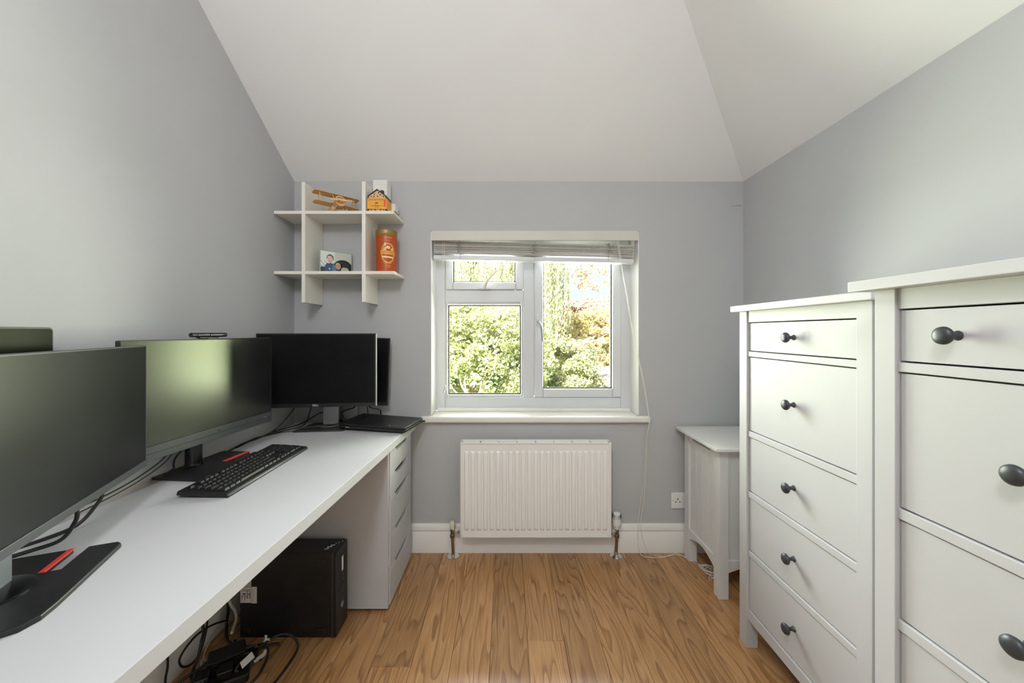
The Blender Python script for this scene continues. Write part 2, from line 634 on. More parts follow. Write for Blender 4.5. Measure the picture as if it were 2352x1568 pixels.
def skirting(name, label, p0, p1, nrm):
    prof = [(0, 0), (.016, 0), (.016, .112), (.013, .116), (.0165, .121), (.017, .129), (.0135, .137), (.0125, .146), (.007, .153), (0, .155)]
    mb = MB()
    vs = []
    for p in (p0, p1):
        for a, z in prof:
            vs.append((p[0] + nrm[0] * a, p[1] + nrm[1] * a, z))
    n = len(prof)
    fs = [tuple(range(n)), tuple(range(2 * n - 1, n - 1, -1))] + [(i, (i + 1) % n, n + (i + 1) % n, n + i) for i in range(n)]
    mb.add(vs, fs)
    return struct(name, mb, 'gloss_white', label, angle=50)


skirting('baseboard_back', 'white moulded skirting board under the radiator', (XL, YB), (XR, YB), (0, -1))
skirting('baseboard_left', 'white moulded skirting board under the desk', (XL, YF), (XL, YB - .017), (1, 0))
skirting('baseboard_right', 'white moulded skirting board behind the chests', (XR, YF), (XR, YB - .017), (-1, 0))

# ------------------------------------------------------------------ window
wn = thing('window_1', 'white framed window with a small top vent and side casement', None, ((WX0 + WX1) / 2, YB, WZ0), world=True, kind='structure')
FY0, FY1 = 2.165, 2.235
lin = MB()
lin.box(WX0, WX0 + .004, YB + .001, FY0, .749, WZ1)
lin.box(WX1 - .004, WX1, YB + .001, FY0, .749, WZ1)
lin.box(WX0, WX1, YB + .001, FY0, WZ1 - .004, WZ1)
lin.build('reveal', 'gloss_white', wn, smooth=False)
fr = MB()
fr.box(WX0, -.365, FY0, FY1, .750, WZ1)
fr.box(.6675, WX1, FY0, FY1, .750, WZ1)
fr.box(-.365, .6675, FY0, FY1, .750, .8257)
fr.box(-.365, .6675, FY0, FY1, 1.715, WZ1)
fr.box(.0956, .159, FY0, FY1, .8257, 1.715)
fr.box(-.365, .0956, FY0, FY1, 1.384, 1.456)
fr.build('frame', 'upvc', wn, bevel=.004)


def ring(x0, x1, z0, z1, wd, y0, y1, mb=None):
    mb = mb or MB()
    mb.box(x0, x0 + wd, y0, y1, z0, z1)
    mb.box(x1 - wd, x1, y0, y1, z0, z1)
    mb.box(x0 + wd, x1 - wd, y0, y1, z0, z0 + wd)
    mb.box(x0 + wd, x1 - wd, y0, y1, z1 - wd, z1)
    return mb


ring(-.3645, .095, .8263, 1.3835, .013, FY0 + .006, FY0 + .03).build('glazing_bead', 'upvc', wn, bevel=.003)
ring(-.3505, .081, .8403, 1.3695, .0065, FY0 + .018, FY0 + .028).build('gasket', 'dark', wn)
ring(-.3635, .0941, 1.4575, 1.7135, .045, FY0 - .008, FY1 - .01).build('vent_sash', 'upvc', wn, bevel=.006)
ring(-.3185, .0491, 1.5025, 1.6685, .0055, FY0 + .01, FY0 + .02).build('gasket', 'dark', wn)
ring(.1605, .6660, .8272, 1.7135, .0495, FY0 - .012, FY1 - .014).build('casement_sash', 'upvc', wn, bevel=.006)
ring(.2100, .6165, .8767, 1.664, .0055, FY0 + .008, FY0 + .018).build('gasket', 'dark', wn)
for (x0, x1, z0, z1) in ((-.3495, .080, .8413, 1.3685), (-.3175, .048, 1.5035, 1.6675), (.211, .6155, .8777, 1.663)):
    MB().box(x0, x1, FY0 + .022, FY0 + .026, z0, z1).build('pane', 'glass', wn, smooth=False)
# stays and handles
h = MB()
h.box(-.168, -.096, FY0 - .020, FY0 - .008, 1.4590, 1.4715)
h.build('handle_plate', 'upvc', wn, bevel=.004)
h = MB()
h.tube([(-.132, FY0 - .026, 1.463), (-.126, FY0 - .036, 1.483), (-.110, FY0 - .040, 1.512), (-.085, FY0 - .041, 1.540), (-.058, FY0 - .042, 1.566)], .0085, n=10, sub=5, r_end=.0055)
h.build('vent_handle', 'cream', wn)
MB().box(.168, .190, FY0 - .022, FY0 - .0125, 1.240, 1.312).build('handle_plate', 'upvc', wn, bevel=.005)
h = MB()
h.tube([(.178, FY0 - .026, 1.268), (.184, FY0 - .046, 1.262), (.194, FY0 - .052, 1.240), (.200, FY0 - .050, 1.205), (.203, FY0 - .048, 1.155)], .0085, n=10, sub=5, r_end=.006)
h.build('casement_handle', 'silver', wn)
# black screw caps
MB().lathe([(.0035, 0), (.0035, .003)], 10, T(.179, FY0 - .022, 1.268) @ RX(90)).build('screw', 'ink', wn)

sl = MB().prism([(-.474, 1.998), (.784, 1.998), (.784, YB), (WX1, YB), (WX1, FY0 + .02), (WX0, FY0 + .02), (WX0, YB), (-.474, YB)], .7145, .7486)
st = struct('trim_1', sl, 'gloss_white', 'white window sill board with rounded nose', bevel=.010, seg=4)
MB().box(-.405, .712, FY0 - .028, FY0 + .001, .7486, .766).build('upstand', 'gloss_white', st, bevel=.003)

# ------------------------------------------------------------------ venetian blind
bl = thing('venetian_blind', 'cream venetian blind raised to the top of the window, sagging at its right end', 'blind', (.152, 2.07, 1.60), world=True)
MB().box(-.4175, .7225, 2.026, 2.036, 1.714, 1.768).build('valance', 'valance', bl, bevel=.002)
MB().box(-.412, .717, 2.046, 2.095, 1.728, 1.764).build('head_rail', 'valance', bl, bevel=.002)
piv = T(-.41, 2.075, 1.70) @ RY(1.15) @ T(.41, -2.075, -1.70)
sm = MB().box(-.4105, .7080, -.025, .025, -.0016, .0016, None).mesh('slat', 'blind', bevel=.001, seg=1)
ns = 13
for i in range(ns):
    z = 1.7165 - i * .0056
    m4 = piv @ T(0, 2.080 + rng.uniform(-.003, .003), z) @ RY(rng.uniform(-.12, .12)) @ RX(rng.uniform(-4, 4))
    o = link('slat', sm, bl)
    o.matrix_basis = m4
MB().box(-.4105, .7080, 2.052, 2.108, 1.616, 1.640, piv).build('bottom_rail', 'upvc', bl, bevel=.004)
for xx in (-.262, .154, .567):
    mb = MB()
    for q in range(26):
        z = 1.720 - rng.random() * .078
        x = xx + rng.uniform(-.016, .016)
        pts = [(x, 2.0535 - rng.random() * .004, z)]
        for t in range(3):
            pts.append((pts[-1][0] + rng.uniform(-.010, .010), 2.0535 - rng.random() * .008, pts[-1][2] + rng.uniform(-.005, .005)))
        mb.tube([tuple(piv @ Vector(p)) for p in pts], .0008, n=5, sub=3)
    mb.tube([tuple(piv @ Vector((xx, 2.051, 1.727))), tuple(piv @ Vector((xx, 2.051, 1.622)))], .0008, n=5, sub=1)
    mb.build('ladder_cord', 'cordtie', bl)
    MB().lathe([(.005, 0), (.005, .002), (.003, .004)], 12, piv @ T(xx, 2.0519, 1.628) @ RX(90)).build('cord_button', 'upvc', bl)
for dx in (0, .0095):
    MB().tube([(-.360 + dx, 2.047, 1.722), (-.358 + dx, 2.046, 1.4), (-.353 + dx * .5, 2.046, .905)], .0011, n=6, sub=4).build('tilt_cord', 'cord', bl)
MB().lathe([(.004, .0), (.0055, .004), (.005, .022), (.003, .028)], 12, T(-.3525, 2.046, .868)).build('cord_tassel', 'socket', bl)
MB().lathe([(.004, .0), (.0055, .004), (.005, .026), (.003, .032)], 12, T(-.345, 2.046, .884)).build('cord_tassel', 'socket', bl)
c1 = [(.611, 2.043, 1.722), (.623, 2.036, 1.613), (.659, 2.028, 1.398), (.697, 2.020, 1.157), (.738, 2.010, .96), (.764, 1.990, .757), (.765, 1.988, .70), (.759, 2.005, .63), (.749, 2.010, .416), (.726, 2.006, .275), (.712, 1.998, .181), (.707, 1.995, .09), (.716, 1.990, .02), (.735, 1.978, .003), (.78, 1.969, .003), (.83, 1.968, .003), (.869, 1.984, .003), (.92, 2.000, .006), (.962, 1.96, .004), (1.0, 1.93, .003)]
c2 = [(.618, 2.043, 1.722), (.629, 2.036, 1.613), (.663, 2.028, 1.398), (.702, 2.020, 1.157), (.742, 2.010, .96), (.768, 1.990, .757), (.768, 1.988, .70), (.764, 2.005, .63), (.756, 2.010, .416), (.742, 2.006, .275), (.727, 1.998, .181), (.735, 1.995, .09), (.765, 1.992, .02), (.80, 1.985, .003), (.85, 1.978, .003), (.90, 1.990, .003), (.94, 1.985, .004), (.985, 1.92, .003), (1.03, 1.90, .003)]
MB().tube(c1, .0013, n=6, sub=6).build('pull_cord', 'cord', bl)
MB().tube(c2, .0013, n=6, sub=6).build('pull_cord', 'cord', bl)
coil = MB()
cp = []
for i in range(40):
    cp.append((1.015 + .03 * math.cos(i * 1.9) + rng.uniform(-.012, .012), 1.835 + .05 * math.sin(i * 1.3) + rng.uniform(-.012, .012), .004 + rng.random() * .022))
coil.tube(cp, .0012, n=5, sub=4)
coil.build('cord_tangle', 'cord', bl)

# ------------------------------------------------------------------ radiator
rd = thing('radiator', 'white panel radiator with vertical ribs under the window', 'radiator', (.149, 1.95, .139), world=True)
RX0, RX1, RZ0, RZ1, RY = -.245, .5436, .139, .632, 1.92
RYf = RY


def RYm(a):
    return Matrix.Rotation(R(a), 4, 'Y')


fp = MB()
fp.box(RX0 + .004, RX1 - .004, RYf, RYf + .012, RZ0 + .006, RZ1 - .006)
n = 23
pitch = (RX1 - RX0 - .035) / n
for i in range(n):
    xc = RX0 + .0175 + pitch * (i + .5)
    a0, a1, b0, b1 = .0125, .0085, .172, .589
    vs = [(xc - a0, RYf + .001, b0), (xc + a0, RYf + .001, b0), (xc + a0, RYf + .001, b1), (xc - a0, RYf + .001, b1),
          (xc - a1, RYf - .006, b0 + .014), (xc + a1, RYf - .006, b0 + .014), (xc + a1, RYf - .006, b1 - .008), (xc - a1, RYf - .006, b1 - .008)]
    fp.add(vs, [(0, 1, 5, 4), (1, 2, 6, 5), (2, 3, 7, 6), (3, 0, 4, 7), (4, 5, 6, 7)])
fp.build('front_panel', 'rad', rd, bevel=.0012, seg=1)
bp = MB()
bp.box(RX0 + .004, RX1 - .004, RYf + .045, RYf + .057, RZ0 + .006, RZ1 - .006)
bp.build('back_panel', 'rad', rd, bevel=.002)
fn = MB()
for i in range(40):
    xx = RX0 + .02 + i * (RX1 - RX0 - .04) / 39
    fn.box(xx, xx + .001, RYf + .013, RYf + .044, RZ0 + .03, RZ1 - .03)
fn.build('convector_fins', 'rad', rd, smooth=False)
for (x0, x1) in ((RX0, RX0 + .004), (RX1 - .004, RX1)):
    MB().box(x0, x1, RYf - .001, RYf + .060, RZ0, RZ1).build('side_panel', 'rad', rd, bevel=.0015)
ring(RX0 + .004, RX1 - .004, RZ0, RZ1, .006, RYf - .003, RYf + .001).build('panel_rim', 'rad', rd, bevel=.001)
tg = MB()
npart = 8
tw = (RX1 - RX0 - .016) / npart
for i in range(npart):
    x0 = RX0 + .008 + i * tw
    tg.box(x0 + .0045, x0 + tw - .0045, RYf + .006, RYf + .054, RZ1 - .0045, RZ1 - .0015)
tg.box(RX0 + .002, RX1 - .002, RYf - .002, RYf + .006, RZ1 - .006, RZ1)
tg.box(RX0 + .002, RX1 - .002, RYf + .054, RYf + .060, RZ1 - .006, RZ1)
tg.build('top_grille', 'rad', rd, bevel=.0008, seg=1)
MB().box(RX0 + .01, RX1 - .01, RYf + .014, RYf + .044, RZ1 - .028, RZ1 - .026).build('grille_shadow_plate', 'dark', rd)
for xx in (RX0 + .12, RX1 - .12):
    MB().box(xx - .02, xx + .02, RYf + .057, YB, .25, .55).build('wall_bracket', 'rad', rd)


def valve(px, trv, label, side):
    v = thing('radiator_valve', label, 'valve', (px, 1.985, 0), world=True)
    ci = 1.985
    MB().lathe([(.031, 0), (.031, .003), (.026, .006), (.012, .014), (.0105, .03)] if trv else [(.031, 0), (.031, .003), (.024, .005), (.011, .007), (.0105, .012)], 28, T(px, ci, 0)).build('floor_collar', 'chrome', v)
    lean = .004 * side
    MB().rod((px, ci, .01), (px + lean, ci, .115), .0078, n=16).build('pipe', 'copper', v)
    px2 = px + lean
    b = MB()
    b.lathe([(.010, .100), (.0135, .103), (.0135, .118), (.010, .121), (.0095, .135), (.0125, .138), (.0125, .150), (.010, .153)], 8 if not trv else 12, T(px2, ci, 0))
    b.build('valve_body', 'pewter', v)
    tail = MB()
    xe = RX0 if side < 0 else RX1
    zt = .139 if not trv else .135
    tail.rod((px2, ci, zt + .004), (xe + .004 * side, ci - .03, zt + .006), .0085, n=10)
    tail.lathe([(.014, -.007), (.014, .007)], 6, T((px2 * .5 + xe * .5), ci - .016, zt + .005) @ RYm(90))
    tail.build('union_nut', 'chrome', v)
    if trv:
        hd = MB().lathe([(.015, .150), (.016, .156), (.0205, .163), (.0228, .178), (.0225, .205), (.0195, .226), (.0175, .234), (.010, .2375)], 28, T(px2, ci, 0))
        hv = hd.build('thermostat_head', 'socket', v)
        for q in range(14):
            a = 2 * math.pi * q / 14
            MB().box(-.0007, .0007, -.0232, -.0195, .205, .228, T(px2, ci, 0) @ RZ(math.degrees(a))).build('slot', 'dark', hv)
        g = MB()
        for q in range(10):
            a = 360 * q / 10
            g.box(-.0012, .0012, -.0225, -.020, .1665, .1695, T(px2, ci, 0) @ RZ(a))
        g.build('index_marks', 'ink', hv)
    else:
        MB().lathe([(.0115, .148), (.0135, .152), (.0135, .182), (.0125, .187), (.010, .1885)], 20, T(px2, ci, 0)).build('cap', 'cream', v)


valve(-.292, False, 'radiator lockshield valve with a cream cap on a copper pipe', -1)
valve(.587, True, 'thermostatic radiator valve with a white slotted head', 1)

# ------------------------------------------------------------------ wall socket
so = thing('wall_socket', 'white double mains socket low on the back wall beside the hamper', 'socket', (.975, YB, .2395), world=True)
MB().box(.9025, 1.0485, YB - .009, YB, .2395, .3255).build('face_plate', 'socket', so, bevel=.003)
for cx in (.9375, 1.0135):
    pl = MB()
    pl.box(cx - .0025, cx + .0025, YB - .0095, YB - .0085, .2865, .2965)
    pl.box(cx - .0145, cx - .0075, YB - .0095, YB - .0085, .2735, .2785)
    pl.box(cx + .0075, cx + .0145, YB - .0095, YB - .0085, .2735, .2785)
    pl.build('pin_holes', 'ink', so)
for cx in (.9625, .9885):
    MB().box(cx - .006, cx + .006, YB - .0125, YB - .008, .294, .311).build('switch', 'socket', so, bevel=.001)
for cx in (.9135, 1.0375):
    MB().lathe([(.0028, 0), (.0028, .0008)], 10, T(cx, YB - .009, .2825) @ RX(90)).build('screw', 'chrome', so)
# keep the outlet depth believable
MB().box(.912, 1.039, YB - .001, YB + .03, .2465, .3185).build('back_box', 'dark', so)

# ================================================================== desk side
dk = thing('desk', 'long white desk top along the left wall', 'desk', (-.83, .97, 0), world=True)
MB().prism([(-1.130, -.03), (-.5655, -.03), (-.492, 1.975), (-1.130, 1.975)], .6895, .725).build('table_top', 'laminate', dk, bevel=.0015)
for (x, y) in ((-1.07, .03), (-.62, .03)):
    lg = MB().lathe([(.022, 0), (.022, .02), (.018, .02), (.020, .68), (.035, .682), (.035, .6895)], 20, T(x, y, 0)).build('leg', 'laminate', dk)

# drawer unit
du = thing('drawer_unit', 'white five-drawer unit with slanted finger slots carrying the far end of the desk', 'drawer unit', (-.80, 1.775, 0), world=True)
UX0, UX1, UY0, UY1 = -1.10, -.5105, 1.586, 1.967
cb = MB()
cb.box(UX0, UX1 - .004, UY0, UY0 + .016, .016, .688)
cb.box(UX0, UX1 - .004, UY1 - .016, UY1, .016, .688)
cb.box(UX0, UX1 - .02, UY0 + .016, UY1 - .016, .016, .030)
cb.box(UX0, UX1 - .02, UY0 + .016, UY1 - .016, .674, .688)
cb.box(UX0, UX0 + .008, UY0 + .016, UY1 - .016, .030, .674)
cb.build('carcass', 'laminate', du, bevel=.0008, seg=1)
zs = [.688, .580, .480, .325, .177, .020]
for z1, z0 in zip(zs[:-1], zs[1:]):
    ym = (UY0 + UY1) / 2
    y0, y1 = UY0 + .0165, UY1 - .0165
    t = z1 - .0012
    b = z0 + .0012
    poly = [(y0, b), (y1, b), (y1, t), (ym + .100, t), (ym + .072, t - .026), (ym - .072, t - .026), (ym - .100, t), (y0, t)]
    df = MB().prism(poly, UX1 - .018, UX1, 'x').build('drawer_front', 'laminate', du, bevel=.0008, seg=1)
    MB().box(UX0 + .03, UX1 - .026, y0 + .01, y1 - .01, b + .006, t - .034).build('drawer_box', 'inside', du, smooth=False)
for (x, y) in ((UX1 - .05, UY0 + .04), (UX1 - .05, UY1 - .04), (UX0 + .05, UY0 + .04), (UX0 + .05, UY1 - .04)):
    MB().lathe([(.018, 0), (.018, .012), (.012, .0162)], 14, T(x, y, 0)).build('foot', 'ink', du)

# ------------------------------------------------------------------ monitors


def rrect(x0, x1, y0, y1, r, n=5):
    out = []
    for cx, cy, a0 in ((x1 - r, y1 - r, 0), (x0 + r, y1 - r, 90), (x0 + r, y0 + r, 180), (x1 - r, y0 + r, 270)):
        for i in range(n + 1):
            a = R(a0 + 90 * i / n)
            out.append((cx + r * math.cos(a), cy + r * math.sin(a)))
    return out


DZ = .725


def panel(t, W, H, z0, bot, mat_case, mat_screen, th=.030, bez=.004, mtx=None, edge=None):
    """flat display: casing, screen, lower bezel; x = width, front faces -y at y = 0"""
    mtx = mtx or Matrix.Identity(4)
    MB().prism(rrect(-W / 2, W / 2, z0, z0 + H, .004), .002, th * .45, 'y', mtx).build('casing', edge or mat_case, t, bevel=.001, seg=1)
    MB().prism(rrect(-W / 2 + .03, W / 2 - .03, z0 + .03, z0 + H - .05, .02), th * .45, th, 'y', mtx).build('rear_housing', mat_case, t, bevel=.006)
    MB().box(-W / 2 + bez, W / 2 - bez, -.0004, .0022, z0 + bot, z0 + H - bez, mtx).build('screen', mat_screen, t, smooth=False)
    fr = MB()
    fr.box(-W / 2 + .0008, -W / 2 + bez, -.0012, .0022, z0 + .001, z0 + H - .001, mtx)
    fr.box(W / 2 - bez, W / 2 - .0008, -.0012, .0022, z0 + .001, z0 + H - .001, mtx)
    fr.box(-W / 2 + bez, W / 2 - bez, -.0012, .0022, z0 + H - bez, z0 + H - .001, mtx)
    fr.build('frame', mat_case, t, smooth=False)


# nearest monitor (A), turned towards the window
yawA = 113.0
WA = .81
ax, ay = -1.022 + .39 * WA / 2, 1.041 - .92 * WA / 2
mA = thing('monitor', 'wide black monitor cut off by the left edge of the photo, nearest on the desk', 'monitor', (ax, ay, DZ), R(yawA), 'monitors on the desk')
panel(mA, WA, .3417, .1055, .020, 'bezel', 'screen_hazy', th=.034, bez=.0035)
MB().box(-WA / 2 + .001, WA / 2 - .001, -.0025, .002, .1065, .1240).build('lower_bezel', 'bezel', mA, bevel=.001)
# stand: base lies along the screen, its red-lined slot at the far end
bx1 = WA / 2 - .243
bx0 = bx1 - .27
base = [(bx1 - .012, -.095), (bx1, -.085), (bx1, -.035), (bx1 - .085, -.035), (bx1 - .085, -.012), (bx1, -.012), (bx1, .115), (bx0 + .01, .115), (bx0, .105), (bx0, -.05), (bx0 + .008, -.078), (bx0 + .03, -.092), (bx0 + .06, -.095)]
base = [(x, y + .037) for x, y in base]
sb = MB().prism(base, .0, .010).build('stand_base', 'black', mA, bevel=.0025)
MB().box(bx1 - .088, bx1 - .001, .0235, .0335, .0085, .0112).build('red_strip', 'red', sb, bevel=.0005, seg=1)
nkx = (bx0 + bx1) / 2 - .006
MB().prism(rrect(nkx - .045, nkx + .045, .060, .085, .008),   .010, .26).build('neck', 'steel', mA, bevel=.002)
MB().lathe([(.060, .010), (.060, .0115), (.057, .0125)], 32, T(nkx, .072, 0)).build('swivel_ring', 'blackgloss', mA)
MB().box(nkx - .03, nkx + .03, .03, .065, .21, .25).build('tilt_arm', 'black', mA, bevel=.003)

# second monitor (B), square to the wall, catching the window
mB = thing('monitor', 'black monitor with a yellow-green window glare and a webcam on top', 'monitor', (-1.040, 1.297, DZ), R(85.2), 'monitors on the desk')
panel(mB, .575, .359, .102, .046, 'black', 'screen', th=.034, bez=.004)
lb = MB().box(-.2865, .2865, -.004, .003, .103, .146)
lbo = lb.build('lower_bezel', 'bezel', mB, bevel=.0015)
MB().box(-.2867, .2867, -.0046, -.003, .1235, .1248).build('groove', 'dark', lbo)
MB().box(.02, .026, -.0048, -.003, .129, .133).build('indicator', 'ink', lbo)
MB().box(.238, .258, -.0048, -.003, .1275, .1290).build('control_marks', 'silver', lbo)
bB = [(-.105, -.063), (-.10, -.068), (.165, -.068), (.17, -.063), (.17, -.02), (.075, -.02), (.075, .0), (.17, .0), (.17, .110), (.15, .115), (-.105, .115)]
sbB = MB().prism(bB, 0, .0095).build('stand_base', 'black', mB, bevel=.002)
MB().box(.056, .169, -.0015, .0125, .0078, .0108).build('red_strip', 'red', sbB, bevel=.0005, seg=1)
bl_ = MB()
for q in range(9):
    bl_.box(-.085 + q * .008, -.0805 + q * .008, -.061, -.0585, .0095, .0098)
bl_.build('base_marking', 'silver', sbB, smooth=False)
MB().lathe([(.031, .0095), (.027, .012), (.025, .02), (.025, .26)], 28, T(.015, .086, 0)).build('neck', 'blackgloss', mB)
MB().box(-.015, .045, .03, .085, .20, .25).build('tilt_arm', 'black', mB, bevel=.003)

# webcam bar on top of B
wc = thing('webcam', 'black bar webcam with a shiny front clipped on top of a monitor', 'webcam', (-1.047, 1.292, 1.189), R(85.2))
MB().tube([(-.0685, 0, .0105), (.0685, 0, .0105)], .0075, n=20, sub=1).build('body', 'black', wc)
gl = MB()
gl.tube([(-.049, -.0012, .0105), (.049, -.0012, .0105)], .0072, n=20, sub=1)
gl.build('front_lens_bar', 'blackgloss', wc)
MB().lathe([(.0045, 0), (.0045, .0016), (.003, .0022)], 16, T(0, -.0078, .0105) @ RX(90)).build('lens', 'glass', wc)
cl = MB()
cl.box(-.038, .036, -.004, .012, -.001, .0035)
cl.box(-.018, .018, .0185, .0225, -.035, .0035)
cl.box(-.018, .018, .010, .0225, -.001, .0035)
cl.build('clip', 'black', wc, bevel=.001)

# silver-stand monitor in the corner (C)
mC = thing('monitor', 'black monitor with white lettering on its bezel and a silver stand, in the corner', 'monitor', (-.894, 1.728, DZ), R(6), 'monitors on the desk')
panel(mC, .537, .347, .131, .018, 'black', 'screen_clean', th=.045, bez=.006)
for sx in (-1, 1):
    MB().box(sx * .2685 - .0015, sx * .2685 + .0015, -.0005, .016, .132, .477).build('silver_edge', 'silver', mC)
MB().box(-.2675, .2675, -.0016, .002, .132, .1485).build('lower_bezel', 'black', mC, bevel=.0008, seg=1)
text('bezel_lettering', 'DELL', .0125, 'white', mC, T(-.005, -.0022, .1405) @ RX(90))
MB().prism(rrect(-.0375, .0375, .170, .190, .004), .009, .33).build('neck', 'silver', mC, bevel=.001)
MB().box(-.03, .03, .04, .172, .27, .32).build('tilt_arm', 'black', mC, bevel=.004)
bC = [(-.131, .052), (-.126, .045), (.090, .045), (.101, .049), (.105, .060), (.098, .205), (.090, .213), (-.090, .213), (-.100, .205)]
MB().prism(bC, .003, .009).build('stand_base', 'darkbase', mC, bevel=.002)
MB().prism([(x * 1.010, (y - .13) * 1.010 + .13) for x, y in bC], .0, .003).build('base_rim', 'silver', mC)
MB().lathe([(.046, .009), (.046, .0102), (.044, .0108)], 32, T(0, .158, 0)).build('swivel_ring', 'silver', mC)
MB().lathe([(.0435, .0102), (.0435, .0111)], 32, T(0, .158, 0)).build('swivel_disc', 'darkbase', mC)

# monitor behind C
mD = thing('monitor', 'black monitor almost hidden behind the silver-stand monitor by the back wall', 'monitor', (-.897, 1.950, DZ), R(1), 'monitors on the desk')
panel(mD, .535, .359, .102, .018, 'black', 'screen_clean', th=.030, bez=.006, mtx=T(0, 0, .29) @ RYm(2.0) @ T(0, 0, -.29))
MB().prism(rrect(.010, .085, .034, .050, .004), .006, .26).build('neck', 'silver', mD, bevel=.001)
MB().prism(rrect(-.085, .125, .002, .065, .01), .0, .006).build('stand_base', 'darkbase', mD, bevel=.001)

# dark screen behind A
mE = thing('monitor', 'dark screen with rounded corners peeking out behind the nearest monitor', 'monitor', (-1.074, .645, DZ), R(100), 'monitors on the desk')
MB().prism(rrect(-.27, .268, .16, .496, .010), .0, .018, 'y').build('casing', 'black', mE, bevel=.001, seg=1)
MB().prism(rrect(-.266, .264, .164, .4925, .007), -.001, .001, 'y').build('screen', 'screen_dim', mE, smooth=False)
MB().box(-.05, .05, .004, .016, .0, .2).build('neck', 'black', mE)
MB().prism(rrect(-.12, .12, -.015, .045, .02), .0, .006).build('stand_base', 'black', mE)

# ------------------------------------------------------------------ keyboard
kb = thing('keyboard', 'black full-size keyboard lying along the desk', 'keyboard', (-.895, 1.298, DZ), R(91.5))
KL, KW = .452, .150
tilt = RX(3.2)
kbm = T(0, 0, .004) @ tilt
prof = [(-.075, .0), (.073, .0), (.075, .004), (.072, .014), (-.068, .012), (-.0745, .006)]
MB().prism(prof, -KL / 2, KL / 2, 'x', kbm).build('case', 'black', kb, bevel=.003)
U = .01905
kc = {}


def key(wu, hu=1.0):
    if (wu, hu) not in kc:
        a = wu * U / 2 - .0013
        b = hu * U / 2 - .0013
        vs = [(-a, -b, 0), (a, -b, 0), (a, b, 0), (-a, b, 0), (-a + .0022, -b + .0022, .0065), (a - .0022, -b + .0022, .0065), (a - .0022, b - .0016, .0072), (-a + .0022, b - .0016, .0072)]
        kc[(wu, hu)] = MB().add(vs, [(3, 2, 1, 0), (4, 5, 6, 7), (0, 1, 5, 4), (1, 2, 6, 5), (2, 3, 7, 6), (3, 0, 4, 7)]).mesh('key', 'keycap', bevel=.0007, seg=1, smooth=False)
    return kc[(wu, hu)]


def place_key(xu, yu, wu, hu=1.0):
    x = -KL / 2 + .0135 + (xu + wu / 2) * U * .985
    y = -.0555 + (yu + hu / 2) * U
    o = link('key', key(wu, hu), kb)
    o.matrix_basis = kbm @ T(x, y, .0125 + .0135 * .0 + (y + .07) * .013) @ RX(0.8)


rows = [
    (0, [1.25, 1.25, 1.25, 6.25, 1.25, 1.25, 1.25, 1.25]),
    (1, [1.25] + [1] * 11 + [2.75]),
    (2, [1.75] + [1] * 11 + [2.25]),
    (3, [1.5] + [1] * 12 + [1.5]),
    (4, [1] * 13 + [2]),
]
for ry, ks in rows:
    x = 0
    for wu in ks:
        place_key(x, ry, wu)
        x += wu
for gx in (0, 2, 3, 4, 5, 6.5, 7.5, 8.5, 9.5, 11, 12, 13, 14):
    place_key(gx, 5.2, 1, .9)
for gx in (15.25, 16.25, 17.25):
    for gy in (3, 4):
        place_key(gx, gy, 1)
    place_key(gx, 5.2, 1, .9)
    place_key(gx, 0, 1)
place_key(16.25, 1, 1)
for gx in (18.5, 19.5, 20.5):
    for gy in (1, 2, 3, 4):
        place_key(gx, gy, 1)
place_key(18.5, 0, 2)
place_key(20.5, 0, 1)
for gx in (21.5,):
    place_key(gx, 0, 1, 2)
    place_key(gx, 2, 1, 2)
    place_key(gx, 4, 1)

# ------------------------------------------------------------------ laptop
lp = thing('laptop', 'closed black laptop on the far end of the desk by the sill', 'laptop', (-.640, 1.885, DZ + .0062), R(-10))
lp.rotation_euler = (0, R(1.6), R(-10))
MB().prism(rrect(-.175, .175, -.110, .110, .010), .003, .016).build('base', 'black', lp, bevel=.003)
lid = MB().prism(rrect(-.175, .175, -.110, .108, .008), .0175, .027).build('lid', 'black', lp, bevel=.002)
MB().lathe([(.003, 0), (.003, .0006)], 10, T(.085, -.085, .027)).build('badge', 'white', lid)
for sx in (-.12, .12):
    MB().rod((sx - .02, .109, .017), (sx + .02, .109, .017), .006, n=12).build('hinge', 'blackgloss', lp)
for (x, y) in ((-.14, -.08), (.14, -.08), (-.14, .08), (.14, .08)):
    MB().lathe([(.008, 0), (.007, .004)], 10, T(x, y, 0)).build('foot', 'dark', lp)
MB().box(-.135, -.115, -.1115, -.109, .008, .011).build('port', 'silver', lp)
MB().rod((.176, .095, .012), (.190, .100, .011), .005, n=10).build('plug', 'black', lp)

# ------------------------------------------------------------------ cables on the desk


def cable(label, pts, r=.0028, mat='rubber', sub=8, group=None):
    o = MB().tube(pts, r, n=8, sub=sub).build('cable', mat)
    return tag(o, label, 'cable', group)


z = DZ + .003
cable('black cable rising behind the silver-stand monitor to its left half', [(-.98, 1.79, 1.0), (-1.02, 1.80, .88), (-1.07, 1.80, .80), (-1.11, 1.76, z + .015), (-1.128, 1.68, z), (-1.142, 1.60, z), (-1.146, 1.50, z - .01)], .0032)
cable('black cable curving down beside the silver neck to the desk corner', [(-.945, 1.80, .98), (-.968, 1.83, .88), (-1.0, 1.86, .80), (-1.03, 1.86, z + .01), (-1.09, 1.80, z), (-1.12, 1.72, z), (-1.142, 1.655, z), (-1.15, 1.56, z - .01)], .0032)
cable('black cable arching from the rear monitor towards the wall corner', [(-.86, 1.935, .90), (-.92, 1.94, .80), (-.98, 1.92, .785), (-1.06, 1.90, z + .01), (-1.11, 1.84, z), (-1.13, 1.77, z)], .0032)
cable('black cable looping behind the silver neck and over the stand base', [(-.77, 1.92, .90), (-.80, 1.935, .82), (-.84, 1.95, .80), (-.875, 1.948, .785), (-.86, 1.955, .745), (-.80, 1.955, .745)], .003)
